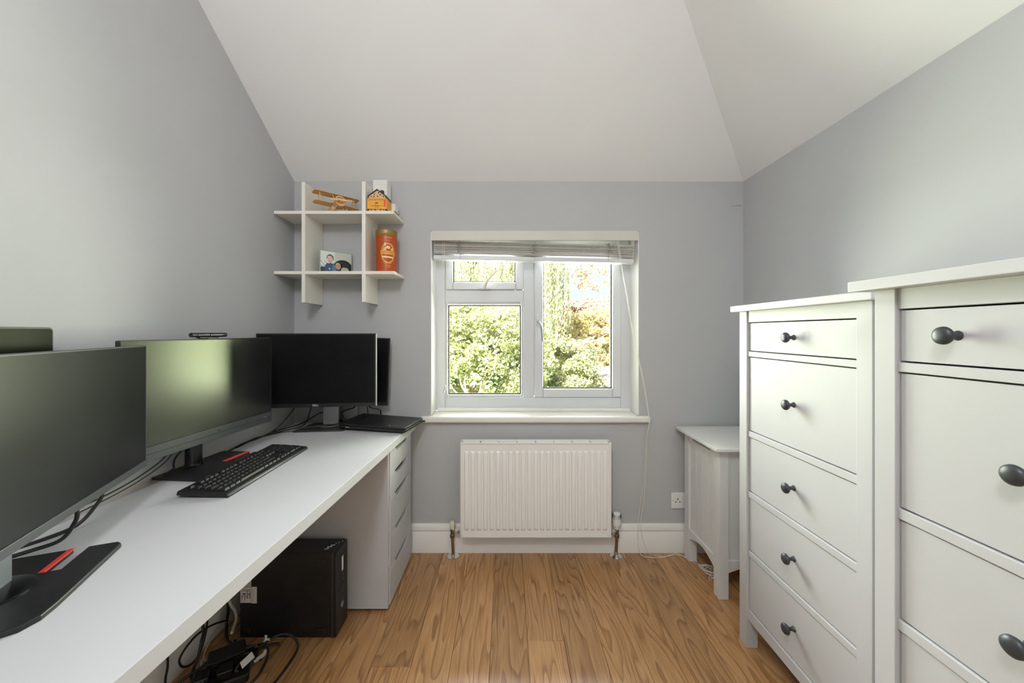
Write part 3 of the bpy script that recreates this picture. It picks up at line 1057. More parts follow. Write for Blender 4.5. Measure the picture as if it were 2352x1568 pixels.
cable('thin black cable hanging below the silver-stand monitor above the laptop', [(-.692, 1.80, .90), (-.690, 1.815, .83), (-.705, 1.86, .79), (-.745, 1.90, .765), (-.80, 1.925, .750), (-.865, 1.89, .742)], .0022)
cable('short black cable dropping behind the laptop hinge', [(-.715, 1.80, .90), (-.700, 1.87, .83), (-.686, 1.99, .785), (-.700, 2.012, .735)], .003)
cable('thin black cable running over the silver-stand base', [(-.86, 1.885, .742), (-.905, 1.852, .740), (-.95, 1.832, .739), (-1.0, 1.81, .738), (-1.045, 1.795, z), (-1.09, 1.76, z), (-1.13, 1.70, z)], .0022)
cable('black cable dangling behind the glare-lit monitor beside its neck', [(-1.12, 1.42, .87), (-1.13, 1.37, .82), (-1.14, 1.30, .80), (-1.145, 1.27, .775), (-1.120, 1.235, .765), (-1.118, 1.232, .752), (-1.138, 1.222, .737)], .0032)
cable('black cable drooping left from the glare-lit monitor', [(-1.12, 1.25, .84), (-1.135, 1.21, .79), (-1.14, 1.14, .762), (-1.145, 1.06, .745), (-1.15, .98, .738)], .0022)
cable('second thin black cable drooping left from the glare-lit monitor', [(-1.118, 1.26, .84), (-1.128, 1.215, .782), (-1.135, 1.14, .752), (-1.138, 1.06, .737), (-1.14, .97, .728)], .0018)
cable('thick black cable curling onto the desk under the nearest monitor', [(-1.055, .93, .86), (-1.040, .945, .80), (-1.045, .93, .765), (-1.055, .90, z + .008), (-1.075, .855, z + .001), (-1.10, .80, z), (-1.12, .72, z)], .0042)
cable('thick black cable curling down to the back of the nearest stand base', [(-1.000, .83, .86), (-.985, .842, .80), (-.990, .838, .768), (-1.00, .822, z + .016), (-1.03, .795, z + .009), (-1.085, .76, z)], .0042)

# ------------------------------------------------------------------ computer tower
tw_ = thing('computer_tower', 'slim black desktop computer standing on the floor under the desk', 'computer', (-.867, 1.508, 0), world=True)
TX0, TX1, TY0, TY1, TZ = -1.057, -.677, 1.4555, 1.5600, .3355
body = MB().box(TX0, TX1 - .022, TY0, TY1, .002, TZ - .001).build('case', 'black', tw_, bevel=.0015)
MB().box(TX1 - .0215, TX1 - .010, TY0 - .0005, TY1 + .0005, .0, TZ).build('bezel_edge', 'darkbase', tw_, bevel=.002)
fb = MB().box(TX1 - .0098, TX1, TY0, TY1, .001, TZ - .001).build('front_bezel', 'black', tw_, bevel=.003)
sl_ = MB()
for i in range(46):
    zz = .060 + i * .0056
    sl_.box(TX1 - .0005, TX1 + .0006, TY0 + .012, TY0 + .040, zz, zz + .0022)
    sl_.box(TX1 - .0005, TX1 + .0006, TY1 - .032, TY1 - .008, zz, zz + .0022)
sl_.build('vent_ribs', 'darkbase', fb, smooth=False)
MB().box(TX1, TX1 + .0008, TY0 + .047, TY0 + .062, .232, .292).build('label', 'paper', fb)
MB().box(TX1, TX1 + .0012, TY0 + .044, TY0 + .066, .195, .300).build('drive_door', 'blackgloss', fb, bevel=.0004, seg=1)
MB().box(TX1 + .001, TX1 + .0018, TY0 + .047, TY0 + .060, .234, .292).build('label', 'paper', fb)
for zz in (.118, .134, .150, .166):
    MB().box(TX1, TX1 + .0009, TY0 + .048, TY0 + .060, zz, zz + .007).build('port', 'blackgloss', fb)
MB().box(TX1, TX1 + .0010, TY0 + .046, TY0 + .064, .176, .190).build('power_button', 'ink', fb)
lg = MB().lathe([(.010, 0), (.010, .0008)], 28, T(TX1, TY0 + .055, .094) @ RYm(90)).build('logo_disc', 'white', fb)
MB().lathe([(.0086, .0006), (.0086, .0011)], 28, T(TX1, TY0 + .055, .094) @ RYm(90)).build('logo_ground', 'darkbase', lg)
text('logo_letters', 'hp', .015, 'white', lg, T(TX1 + .0013, TY0 + .055, .0945) @ RZ(90) @ RX(90))
# side stickers and the little feet moulded on the side
st1 = MB().box(TX0 + .002, TX0 + .044, TY0 - .0006, TY0 + .001, .139, .245).build('sticker', 'paper', tw_)
pr = MB()
yk = TY0 - .0009
for (x0, x1, z0, z1) in ((.008, .022, .172, .1765), (.027, .032, .171, .176), (.034, .040, .1715, .176), (.004, .010, .165, .168), (.014, .021, .165, .168), (.024, .030, .164, .168), (.034, .041, .165, .168),
                         (.005, .009, .157, .161), (.016, .020, .157, .161), (.025, .030, .157, .161), (.035, .040, .157, .161), (.006, .008, .149, .153), (.017, .0195, .149, .153),
                         (.006, .041, .2, .2012), (.006, .041, .204, .2052), (.006, .038, .208, .2092), (.006, .041, .213, .2142), (.006, .040, .217, .2182), (.006, .041, .1905, .192), (.006, .036, .186, .1872), (.026, .028, .178, .186), (.036, .038, .178, .186)):
    pr.box(TX0 + x0 + .0015, TX0 + x1 + .0015, yk, yk + .001, z0, z1)
pr.build('printed_symbols', 'ink', st1, smooth=False)
st2 = MB().box(TX0 + .0455, TX0 + .0665, TY0 - .0006, TY0 + .001, .137, .202).build('sticker', 'paper', tw_)
pr = MB()
for i in range(14):
    pr.box(TX0 + .051, TX0 + .0545, yk, yk + .001, .141 + i * .0038, .1434 + i * .0038)
pr.build('printed_serial', 'greycable', st2, smooth=False)
for (x, z0) in ((TX1 - .070, .292), (TX1 - .072, .020), (TX0 + .012, .020)):
    ft = MB()
    ft.box(x, x + .030, TY0 - .004, TY0, z0 + .014, z0 + .018)
    ft.box(x + .024, x + .030, TY0 - .004, TY0, z0 - .0, z0 + .016)
    ft.build('side_foot', 'darkbase', tw_, bevel=.001)
sc_ = MB()
for (p, q) in (((-.737, 1.483), (-.722, 1.487)), ((-.722, 1.487), (-.732, 1.497)), ((-.732, 1.497), (-.716, 1.500)), ((-.716, 1.500), (-.722, 1.510)), ((-.722, 1.510), (-.708, 1.512)), ((-.710, 1.522), (-.706, 1.524)), ((-.702, 1.528), (-.698, 1.530)), ((-.690, 1.538), (-.687, 1.540))):
    sc_.tube([(p[0], p[1], TZ - .0006), (q[0], q[1], TZ - .0006)], .0016, n=6, sub=1)
sc_.build('paint_scrawl', 'white', tw_)

# ------------------------------------------------------------------ tangle under the desk
ad = thing('power_adapter', 'black power brick with a glossy ridge in the cable tangle under the desk', 'power adapter', (-1.005, 1.318, 0), R(34))
MB().prism(rrect(-.055, .055, -.033, .033, .008), .030, .068).build('housing', 'black', ad, bevel=.006)
MB().prism(rrect(-.057, .057, -.035, .035, .008), .045, .048).build('seam', 'blackgloss', ad)
MB().box(-.05, .05, -.036, -.032, .060, .066).build('ridge', 'blackgloss', ad, bevel=.0015)
MB().rod((.055, 0, .050), (.085, .004, .046), .007, .0045, n=12).build('strain_relief', 'rubber', ad)
MB().rod((-.055, 0, .050), (-.085, -.004, .040), .007, .0045, n=12).build('strain_relief', 'rubber', ad)
ad2 = thing('extension_block', 'black multi-socket block on the floor under the power brick', 'extension block', (-.985, 1.262, 0), R(28))
MB().prism(rrect(-.085, .085, -.035, .035, .012), .0, .030).build('housing', 'black', ad2, bevel=.005)
for x in (-.05, .015):
    pg = MB()
    pg.prism(rrect(x - .024, x + .024, -.026, .024, .008), .0305, .058)
    pg.build('plug', 'blackgloss', ad2, bevel=.004)
MB().box(-.082, -.070, -.01, .01, .0295, .034).build('red_switch', 'red', ad2, bevel=.001)
ad3 = thing('power_plug', 'black plug with a rounded body on the floor near the tower', 'plug', (-.955, 1.355, 0), R(60))
MB().prism(rrect(-.028, .028, -.022, .022, .008), .0, .024).build('housing', 'black', ad3, bevel=.005)
for sx in (-.008, .008):
    MB().box(sx - .002, sx + .002, .021, .036, .010, .014).build('pin', 'chrome', ad3)

cable('black cable looping out over the floor beside the tower', [(-.95, 1.345, .03), (-.919, 1.351, .035), (-.905, 1.362, .052), (-.87, 1.392, .062), (-.835, 1.415, .045), (-.799, 1.404, .02), (-.793, 1.379, .006), (-.792, 1.325, .006), (-.798, 1.265, .006), (-.812, 1.214, .006), (-.84, 1.12, .006)], .0042)
cable('black cable running from the plugs towards the camera', [(-.93, 1.372, .045), (-.893, 1.365, .05), (-.884, 1.362, .032), (-.880, 1.345, .012), (-.873, 1.299, .006), (-.879, 1.259, .006), (-.884, 1.214, .006), (-.90, 1.13, .006)], .0042)
cable('thick pale grey cable hanging from the desk into the tangle', [(-1.150, 1.445, .70), (-1.148, 1.448, .45), (-1.12, 1.452, .22), (-1.098, 1.458, .135), (-1.09, 1.470, .10), (-1.082, 1.470, .07), (-1.065, 1.435, .065), (-1.045, 1.395, .07)], .0052, 'greycable')
cable('black cable dropping straight behind the pale grey cable', [(-1.152, 1.49, .70), (-1.148, 1.482, .35), (-1.12, 1.476, .121), (-1.12, 1.468, .05), (-1.09, 1.43, .02), (-1.04, 1.39, .03)], .0055)
cable('black cable bent in a wide loop against the skirting', [(-1.12, 1.467, .06), (-1.12, 1.423, .085), (-1.12, 1.378, .105), (-1.12, 1.324, .117), (-1.12, 1.279, .108), (-1.12, 1.257, .09), (-1.12, 1.264, .063), (-1.12, 1.284, .043), (-1.12, 1.314, .031), (-1.12, 1.339, .041), (-1.12, 1.358, .07), (-1.12, 1.370, .109), (-1.12, 1.372, .18), (-1.145, 1.37, .40), (-1.152, 1.37, .70)], .0036)
cable('black cable hanging down then bending to the extension block', [(-1.152, 1.35, .70), (-1.145, 1.345, .32), (-1.10, 1.33, .148), (-1.10, 1.324, .10), (-1.10, 1.309, .055), (-1.10, 1.291, .030), (-1.09, 1.270, .015), (-1.06, 1.255, .02)], .0048)
cable('single black cable hanging by itself at the skirting', [(-1.153, 1.24, .70), (-1.15, 1.235, .30), (-1.135, 1.23, .114), (-1.135, 1.222, .06), (-1.13, 1.215, .012), (-1.10, 1.19, .006), (-1.05, 1.14, .006)], .0036)
cable('thin pale cable lying along the skirting behind the tangle', [(-1.145, 1.52, .05), (-1.145, 1.46, .035), (-1.14, 1.41, .022), (-1.13, 1.37, .008), (-1.10, 1.34, .012)], .0026, 'greycable')
cable('pale cable end poking from the tangle beside the power brick', [(-1.12, 1.35, .006), (-1.10, 1.325, .006), (-1.075, 1.315, .012), (-1.06, 1.318, .025)], .0045, 'greycable')
cable('black lead linking the power brick to the extension block', [(-1.075, 1.272, .040), (-1.10, 1.25, .03), (-1.12, 1.225, .012), (-1.10, 1.18, .006)], .0048)
cable('black lead crossing the floor behind the power brick', [(-1.06, 1.43, .012), (-1.02, 1.405, .012), (-.98, 1.39, .018), (-.94, 1.375, .025), (-.90, 1.40, .02), (-.875, 1.415, .012)], .0048)
cable('tangled black lead bundled at the front of the heap', [(-.965, 1.31, .055), (-.935, 1.335, .045), (-.915, 1.32, .03), (-.925, 1.29, .02), (-.945, 1.28, .035), (-.93, 1.30, .05), (-.905, 1.33, .03), (-.90, 1.345, .012)], .0048)


def tagm(label, corners, th=.0012, printed=None):
    t = thing('cable_tag', label, 'cable tag', corners[0], 0, None, world=True)
    c_ = [Vector(q) for q in corners]
    n_ = (c_[1] - c_[0]).cross(c_[3] - c_[0]).normalized() * th
    MB().add([*c_, *[q - n_ for q in c_]], [(0, 1, 2, 3), (7, 6, 5, 4), (0, 4, 5, 1), (1, 5, 6, 2), (2, 6, 7, 3), (3, 7, 4, 0)]).build('flag', 'paper', t, smooth=False)
    if printed:
        g = MB()
        for s in (.3, .5, .7):
            a = c_[0].lerp(c_[3], s - .05) + n_ * .3
            b = c_[0].lerp(c_[3], s + .05) + n_ * .3
            d0 = (c_[1] - c_[0])
            g.add([a + d0 * .12, a + d0 * .85, b + d0 * .85, b + d0 * .12], [(0, 1, 2, 3)])
        g.build('print_lines', printed, t, smooth=False)
    return t


tagm('white paper tag lying across the black plugs', [(-.917, 1.262, .075), (-.907, 1.306, .075), (-.887, 1.292, .068), (-.898, 1.247, .068)], printed='greycable')
tagm('white paper tag on a lead at the very bottom edge', [(-1.049, 1.231, .050), (-1.039, 1.247, .050), (-1.003, 1.216, .046), (-1.014, 1.198, .046)], printed='greycable')
gt = thing('cable_tag', 'green and white folded tag on the lead by the tower', 'cable tag', (-.905, 1.372, .055))
MB().prism(rrect(-.005, .005, .0, .026, .0045), -.0006, .0006, 'y', RYm(14)).build('flag', 'white', gt)
MB().prism(rrect(-.0052, -.001, .003, .020, .0015), -.0010, -.0006, 'y', RYm(14)).build('green_print', 'green', gt)
MB().prism(rrect(-.003, .021, -.004, .007, .0045), -.0008, .0006, 'y', RYm(-24)).build('flag', 'white', gt)
cc = thing('cable_clip', 'grey plastic cable sleeve among the leads by the tower', 'cable clip', (-.893, 1.335, .022))
MB().tube([(-.016, -.012, .004), (-.004, -.004, .010), (.006, .006, .014), (.004, .016, .018)], .0065, n=10, sub=5).build('sleeve', 'greycable', cc)

# ================================================================== wall shelf and its things
ws = thing('wall_shelf', 'white interlocking wall shelf in the corner, two boards crossed by two uprights', 'shelf', (-.87, YB, 1.357), world=True)
SY0, SY1 = 1.849, 2.028
for (x0, x1, dz) in ((-1.034, -1.0165, 0), (-.731, -.7125, .003)):
    MB().box(x0, x1, SY0, SY1, 1.357 + dz, 1.963 + dz).build('upright', 'shelf', ws, bevel=.0008, seg=1)
MB().box(-1.1735, -.571, SY0 + .0012, SY1, 1.8035, 1.819).build('shelf_board', 'shelf', ws, bevel=.0008, seg=1)
MB().box(-1.1735, -.567, SY0 + .0012, SY1, 1.5005, 1.516).build('shelf_board', 'shelf', ws, bevel=.0008, seg=1)
ST, SB = 1.8192, 1.5162

# wooden biplane
bp_ = thing('toy_biplane', 'wooden model biplane on the upper wall shelf', 'toy plane', (-.893, 1.925, ST), R(44))
pit = T(0, 0, .052) @ RX(-9)
MB().lathe([(.006, .130), (.010, .10), (.017, .05), (.022, .0), (.0225, -.035), (.019, -.048), (.012, -.050)], 16, pit @ RX(-90)).build('fuselage', 'plywood', bp_)
for (zz, y0, ln) in ((.047, -.030, .114), (-.004, -.026, .112)):
    w_ = MB().prism(rrect(-ln, ln, y0, y0 + .048, .012), zz - .0015, zz + .0015, 'z', pit)
    w_.build('upper_wing' if zz > 0 else 'lower_wing', 'plywood', bp_, bevel=.0006, seg=1)
for sx in (-.085, .085):
    for yy in (-.018, .008):
        MB().rod(tuple(pit @ Vector((sx, yy, -.004))), tuple(pit @ Vector((sx, yy, .047))), .0022, n=8).build('strut', 'plywood', bp_)
for sx in (-.016, .016):
    MB().rod(tuple(pit @ Vector((sx * .8, -.020, .012))), tuple(pit @ Vector((sx * 1.6, -.022, .047))), .002, n=8).build('cabane_strut', 'plywood', bp_)
eng = MB().lathe([(.016, .0), (.027, .001), (.0275, .010), (.025, .013), (.021, .0125), (.0205, .004), (.010, .003), (.009, .018), (.004, .020)], 20, pit @ T(0, -.048, 0) @ RX(90)).build('engine_cowl', 'bamboo', bp_)
MB().prism([(-.062, -.002), (-.05, -.008), (-.01, -.004), (.01, -.006), (.05, -.008), (.062, -.002), (.05, .005), (.01, .004), (-.01, .006), (-.05, .004)], -.073, -.070, 'y', pit @ RYm(-8)).build('propeller', 'bamboo', bp_, bevel=.0005, seg=1)
for sx in (-1, 1):
    MB().lathe([(.004, -.004), (.0155, -.0035), (.0165, 0), (.0155, .0035), (.004, .004)], 20, T(sx * .034, -.040, .0165) @ RYm(90)).build('wheel', 'plywood', bp_)
    MB().rod((sx * .026, -.040, .0165), tuple(pit @ Vector((sx * .010, -.040, -.016))), .0022, n=8).build('landing_strut', 'plywood', bp_)
MB().rod((-.034, -.040, .0165), (.034, -.040, .0165), .0022, n=8).build('axle', 'plywood', bp_)
MB().prism(rrect(-.040, .040, .088, .122, .012), -.001, .001, 'z', pit).build('tailplane', 'plywood', bp_)
MB().prism([(.090, .0), (.128, .0), (.130, .03), (.118, .036), (.105, .025)], -.001, .001, 'x', pit).build('tail_fin', 'plywood', bp_)
MB().rod(tuple(pit @ Vector((0, .115, -.006))), (0, .118, .0012), .0018, n=8).build('tail_skid', 'plywood', bp_)

# bee house
bh = thing('bee_house', 'little bee house box with dark roof and amber paper band', 'bee house', (-.659, 1.900, ST), R(0))
MB().prism([(-.042, .002), (.042, .002), (.042, .078), (0, .108), (-.042, .078)], -.036, .034, 'y').build('nesting_block', 'bamboo', bh, bevel=.0005, seg=1)
sh = MB()
sh.prism([(-.047, .0), (-.0425, .0), (-.0425, .078), (0, .1085), (.0425, .078), (.0425, .0), (.047, .0), (.047, .0805), (0, .1145), (-.047, .0805)], -.040, .036, 'y')
sh.build('shell', 'slate', bh, bevel=.0005, seg=1)
MB().box(.008, .021, -.012, .010, .098, .118).build('chimney', 'slate', bh)
MB().box(-.0425, .0425, -.036, .034, .0, .003).build('base', 'slate', bh)
for (x, z_, r_) in ((.007, .095, .0034), (-.014, .089, .0027), (.016, .085, .0033), (-.030, .077, .003), (.002, .077, .003), (.033, .077, .0034), (-.016, .0765, .003), (-.03, .009, .003), (-.01, .008, .0032), (.018, .009, .003), (.033, .008, .0025)):
    MB().lathe([(r_, 0), (r_, .0008)], 12, T(x, -.0362, z_) @ RX(90)).build('nesting_hole', 'ink', bh)
bd = ring(-.0485, .0485, 0, 1, .001, 0, 1)
bd = MB()
bd.box(-.0485, .0485, -.0412, -.0402, .012, .067)
bd.box(.0475, .0485, -.0402, .037, .012, .067)
bd.box(-.0485, -.0475, -.0402, .037, .012, .067)
bdo = bd.build('paper_band', 'amber', bh, smooth=False)
text('band_title', 'LITTLE BEE HOUSE', .0088, 'ink', bdo, T(-.004, -.0415, .058) @ RX(90) @ Matrix.Diagonal((1.05, 1, 1, 1)))
be = MB()
be.lathe([(.0028, 0), (.0028, .0004)], 12, T(-.006, -.0413, .041) @ RX(90))
be.lathe([(.0022, 0), (.0022, .0004)], 12, T(-.0015, -.0413, .0425) @ RX(90))
be.lathe([(.0032, 0), (.0032, .0004)], 12, T(.0035, -.0413, .0425) @ RX(90))
be.build('bee_emblem', 'ink', bdo)
sp_ = MB()
for (x0, x1, z0) in ((-.030, -.015, .0275), (-.013, .015, .0295), (-.013, .015, .0265), (.017, .030, .0275), (-.010, .012, .0180)):
    sp_.box(x0, x1, -.0416, -.0412, z0, z0 + .0013)
sp_.build('band_small_print', 'ink', bdo, smooth=False)
MB().prism(rrect(.036, .0445, .022, .060, .003), -.0417, -.0413, 'y').build('red_badge', 'red', bdo)

wbx = thing('carton', 'tall plain white carton behind the bee house', 'box', (-.672, 1.977, ST))
MB().box(-.037, .037, -.034, .034, 0, .194).build('box', 'paper', wbx, bevel=.001, seg=1)
MB().box(-.0372, .0372, -.0344, .0344, .170, .1706).build('lid_seam', 'greycable', wbx)
gbx = thing('small_carton', 'small white and green carton beside the white carton', 'box', (-.612, 1.972, ST))
MB().box(-.020, .020, -.028, .028, .030, .068).build('upper_half', 'paper', gbx, bevel=.0006, seg=1)
MB().box(-.020, .020, -.028, .028, 0, .030).build('lower_half', 'olive', gbx, bevel=.0006, seg=1)
sp = thing('leaf_sprig', 'small pale green leaf sprig at the end of the upper shelf board', 'sprig', (-.583, 2.008, ST))
for (a, l, tl) in ((10, .026, 50), (130, .022, 35), (250, .024, 40), (60, .018, 65)):
    m4 = RZ(a) @ RYm(-tl)
    MB().prism([(0, -.001), (l * .4, -.006), (l, 0), (l * .4, .006), (0, .001)], .0, .0006, 'z', m4 @ T(.0, 0, .0005)).build('leaf', 'leafplastic', sp)

# orange tin
tn = thing('tin_canister', 'orange tin canister with gold lid and printed emblem on the lower shelf', 'tin', (-.634, 1.932, SB), R(0))
TR = .0525
MB().lathe([(TR - .001, 0), (TR, .001), (TR, .195)], 48).build('body', 'tinorange', tn)
MB().lathe([(TR + .0005, .190), (TR + .002, .192), (TR + .002, .217), (TR + .0005, .2205), (TR - .003, .2215)], 48).build('lid', 'tingold', tn)
TA = R(-90 + 26)


def wrapc(off):
    def f(p):
        a = TA + p[0] / TR
        r = TR + off
        return Vector((r * math.cos(a), r * math.sin(a), p[1]))
    return f


def cyl_ring(cx, cz, rx, rz, wd, off, a0=0, a1=360, n=40):
    mb = MB()
    f = wrapc(off)
    vs = []
    for i in range(n + 1):
        a = R(a0 + (a1 - a0) * i / n)
        for q in (1.0, 1.0 - wd / rx):
            vs.append(tuple(f((cx + rx * q * math.cos(a), cz + rz * q * math.sin(a)))))
    fs = [(2 * i, 2 * i + 2, 2 * i + 3, 2 * i + 1) for i in range(n)]
    return mb.add(vs, fs)


def cyl_patch(poly, off, mat, name, parent):
    f = wrapc(off)
    (x0, z0), (x1, z1), (x2, z2), (x3, z3) = poly
    vs = []
    n_ = 8
    for i in range(n_ + 1):
        t = i / n_
        vs.append(tuple(f((x0 + (x1 - x0) * t, z0 + (z1 - z0) * t))))
        vs.append(tuple(f((x3 + (x2 - x3) * t, z3 + (z2 - z3) * t))))
    return MB().add(vs, [(2 * i, 2 * i + 2, 2 * i + 3, 2 * i + 1) for i in range(n_)]).build(name, mat, parent, smooth=False)


emb = cyl_ring(0, .098, .033, .052, .0035, .0005)
emo = emb.build('emblem_ring', 'goldprint', tn, smooth=False)
cyl_ring(0, .098, .037, .0575, .0012, .0005, 120, 420).build('emblem_outline', 'orangeprint', emo, smooth=False)
cyl_patch([(-.038, .092), (.038, .090), (.038, .108), (-.038, .110)], .0012, 'orangeprint', 'banner', emo)
cyl_patch([(-.028, .074), (.028, .072), (.028, .080), (-.028, .083)], .0010, 'palegold', 'bar', emo)
cyl_patch([(-.028, .111), (-.008, .111), (-.010, .132), (-.018, .127)], .0008, 'goldprint', 'leaf_motif', emo)
cyl_patch([(.012, .111), (.027, .111), (.024, .126), (.017, .124)], .0008, 'goldprint', 'leaf_motif', emo)
cyl_patch([(-.010, .122), (.010, .119), (.012, .132), (-.006, .136)], .0008, 'palegold', 'cup_motif', emo)
cyl_patch([(-.017, .134), (-.012, .134), (-.012, .150), (-.018, .150)], .0009, 'palegold', 'spoon_motif', emo)
text('banner_text', 'CLASSIC CREAM', .0100, 'tinorange', emo, None, warp=lambda p: wrapc(.0018)((p[0], p[1] + .1002)))
text('tin_title', 'whittard', .0120, 'goldprint', tn, None, warp=lambda p: wrapc(.0008)((p[0], p[1] + .178)))
for (x0, x1, z0) in ((-.012, .012, .162), (-.016, .016, .033), (-.011, .011, .026)):
    cyl_patch([(x0, z0), (x1, z0), (x1, z0 + .0022), (x0, z0 + .0022)], .0006, 'orangeprint', 'small_print', tn)

# photo block


def ell(u, v, cx, cy, rx, ry):
    return ((u - cx) / rx) ** 2 + ((v - cy) / ry) ** 2 < 1


def photo_col(u, v):
    c_ = (0.56, 0.60, 0.54) if u > .45 else (0.66, 0.72, 0.68)
    if u > .5 and v > .42 and v < .45:
        c_ = (.22, .24, .2)
    if u < .36 and .36 < v < .56:
        c_ = (.74, .78, .77) if (int(u * 40) + int(v * 30)) % 5 else (.12, .12, .13)
    if u < .30 and v < .36:
        c_ = (.55, .55, .56) if v > .26 else (.045, .04, .05)
    if ell(u, v, .72, .15, .36, .52):
        c_ = (.022, .022, .024)
        if ell(u, v, .74, .12, .30, .45):
            c_ = (.035, .034, .034)
        if ell(u, v, .60, .53, .09, .03):
            c_ = (.10, .10, .12)
    if ell(u, v, .78, .20, .13, .13):
        c_ = (.47, .48, .40)
    if ell(u, v, .86, .04, .14, .10):
        c_ = (.06, .055, .055)
    if ell(u, v, .58, .38, .115, .20):
        c_ = (.018, .014, .014)
    if ell(u, v, .555, .36, .085, .165):
        c_ = (.56, .36, .27)
        if .36 < v < .385 and (.50 < u < .535 or .57 < u < .605):
            c_ = (.10, .06, .05)
        if ell(u, v, .54, .27, .04, .018):
            c_ = (.30, .08, .08)
    if ell(u, v, .31, .10, .20, .42):
        c_ = (.045, .085, .16)
        if ell(u, v, .43, .10, .07, .36):
            c_ = (.10, .20, .27)
        if ell(u, v, .28, .20, .028, .05):
            c_ = (.42, .48, .58)
    if .20 < u < .40 and .44 < v < .50 and abs(u - .31) * 1.2 > (.50 - v) * .8 and abs(u - .31) < .10:
        c_ = (.55, .60, .68)
    if ell(u, v, .30, .70, .115, .17):
        c_ = (.10, .055, .045)
    if ell(u, v, .29, .645, .092, .165):
        c_ = (.70, .49, .43)
        if .655 < v < .685 and (.235 < u < .27 or .31 < u < .345):
            c_ = (.16, .09, .08)
        if ell(u, v, .285, .555, .04, .016):
            c_ = (.36, .16, .14)
    return c_


pf = thing('photo_block', 'clear acrylic photo block with a picture of two people by a dark car', 'photo frame', (-.9075, 1.953, SB), R(41.5))
MB().box(-.081, .081, -.001, .016, .0, .119).build('acrylic_block', 'acrylic', pf, bevel=.001, seg=1)
nx, ny = 78, 56
vs, fs, cs = [], [], []
for j in range(ny):
    for i in range(nx):
        x0, x1 = -.077 + .154 * i / nx, -.077 + .154 * (i + 1) / nx
        z0, z1 = .003 + .112 * j / ny, .003 + .112 * (j + 1) / ny
        b0 = len(vs)
        vs += [(x0, -.0016, z0), (x1, -.0016, z0), (x1, -.0016, z1), (x0, -.0016, z1)]
        fs.append((b0, b0 + 1, b0 + 2, b0 + 3))
        cs += [photo_col((i + .5) / nx, (j + .5) / ny)] * 4
me = bpy.data.meshes.new('photo_print')
me.from_pydata(vs, [], fs)
ca = me.color_attributes.new('ink', 'FLOAT_COLOR', 'POINT')
ca.data.foreach_set('color', np.hstack([np.array(cs), np.ones((len(cs), 1))]).astype(np.float32).ravel())
me.materials.append(MAT['print'])
link('photo_print', me, pf)

# ================================================================== right-hand side: chests


def chest(label, x0, yc, rot, S, zsc, ovf, ovs, split, group=None):
    t = thing('chest_of_drawers', label, 'chest of drawers', (x0, yc, 0), R(rot), group)
    pw = .0436
    Wd = S + 2 * pw
    D = .375
    h = Wd / 2
    Z = lambda q: q * zsc
    top_b, top_t = Z(1.2887), Z(1.3114)
    MB().box(-ovf, D, -h - ovs, h + ovs, top_b, top_t).build('top', 'furn', t, bevel=.002)
    for (xa, ya) in ((0, -h), (0, h - pw), (D - pw, -h), (D - pw, h - pw)):
        MB().box(xa, xa + pw, ya, ya + pw, 0, top_b).build('leg', 'furn', t, bevel=.0015)
    for ya in (-h + .010, h - .022):
        MB().box(pw, D - pw, ya, ya + .012, Z(.11), top_b).build('side_panel', 'furn', t)
    MB().box(D - .010, D - .004, -h + pw, h - pw, Z(.11), top_b).build('back_panel', 'furn', t)
    y0, y1 = -h + pw, h - pw
    rails = [(1.2462, 1.2887), (1.1161, 1.1356), (.8108, .8323), (.58, .6018), (.3555, .3763), (.11, .1505)]
    for (a, b) in rails:
        MB().box(.005, .028, y0, y1, Z(a), Z(b)).build('rail', 'furn', t, bevel=.001, seg=1)
    g = .0032
    dz = [(1.1356, 1.2462), (.8323, 1.1161), (.6018, .8108), (.3763, .58), (.1505, .3555)]
    for i, (a, b) in enumerate(dz):
        cells = [(y0, y1)]
        if split and i == 0:
            ym = (y0 + y1) / 2
            cells = [(ym + .006, y1), (y0, ym - .006)]
            MB().box(.005, .028, ym - .006, ym + .006, Z(a), Z(b)).build('divider', 'furn', t)
        for (ya, yb) in cells:
            df = MB().box(.009, .028, ya + g, yb - g, Z(a) + g, Z(b) - g).build('drawer_front', 'furn', t, bevel=.0012)
            MB().box(.038, D - .02, ya + .012, yb - .012, Z(a) + .012, Z(b) - .02).build('drawer_box', 'inside', t, smooth=False)
            yk_ = (ya + yb) / 2
            if split:
                yk_ = y1 - .195 if i else yk_
            yc_, zc_ = yk_, (Z(a) + Z(b)) / 2 + .001
            kn = MB().lathe([(.0095, 0), (.0085, .003), (.0058, .006), (.0052, .018), (.008, .0215), (.0150, .0235), (.0168, .027), (.0160, .031), (.0115, .0345), (.005, .036)], 28, T(.010, yc_, zc_) @ RYm(-90))
            kn.build('knob', 'knob', df, angle=60)
    return t


chest('white five-drawer chest standing nearer the window, its top just below the nearer chest', .9136, 1.1846, -.75, .449, 1.0, .0235, .022, False, 'tall white chests of drawers')
chest('white chest of drawers cut off by the right edge of the photo', .815, .567, -.3, .414, 1.0095, .033, .030, True, 'tall white chests of drawers')

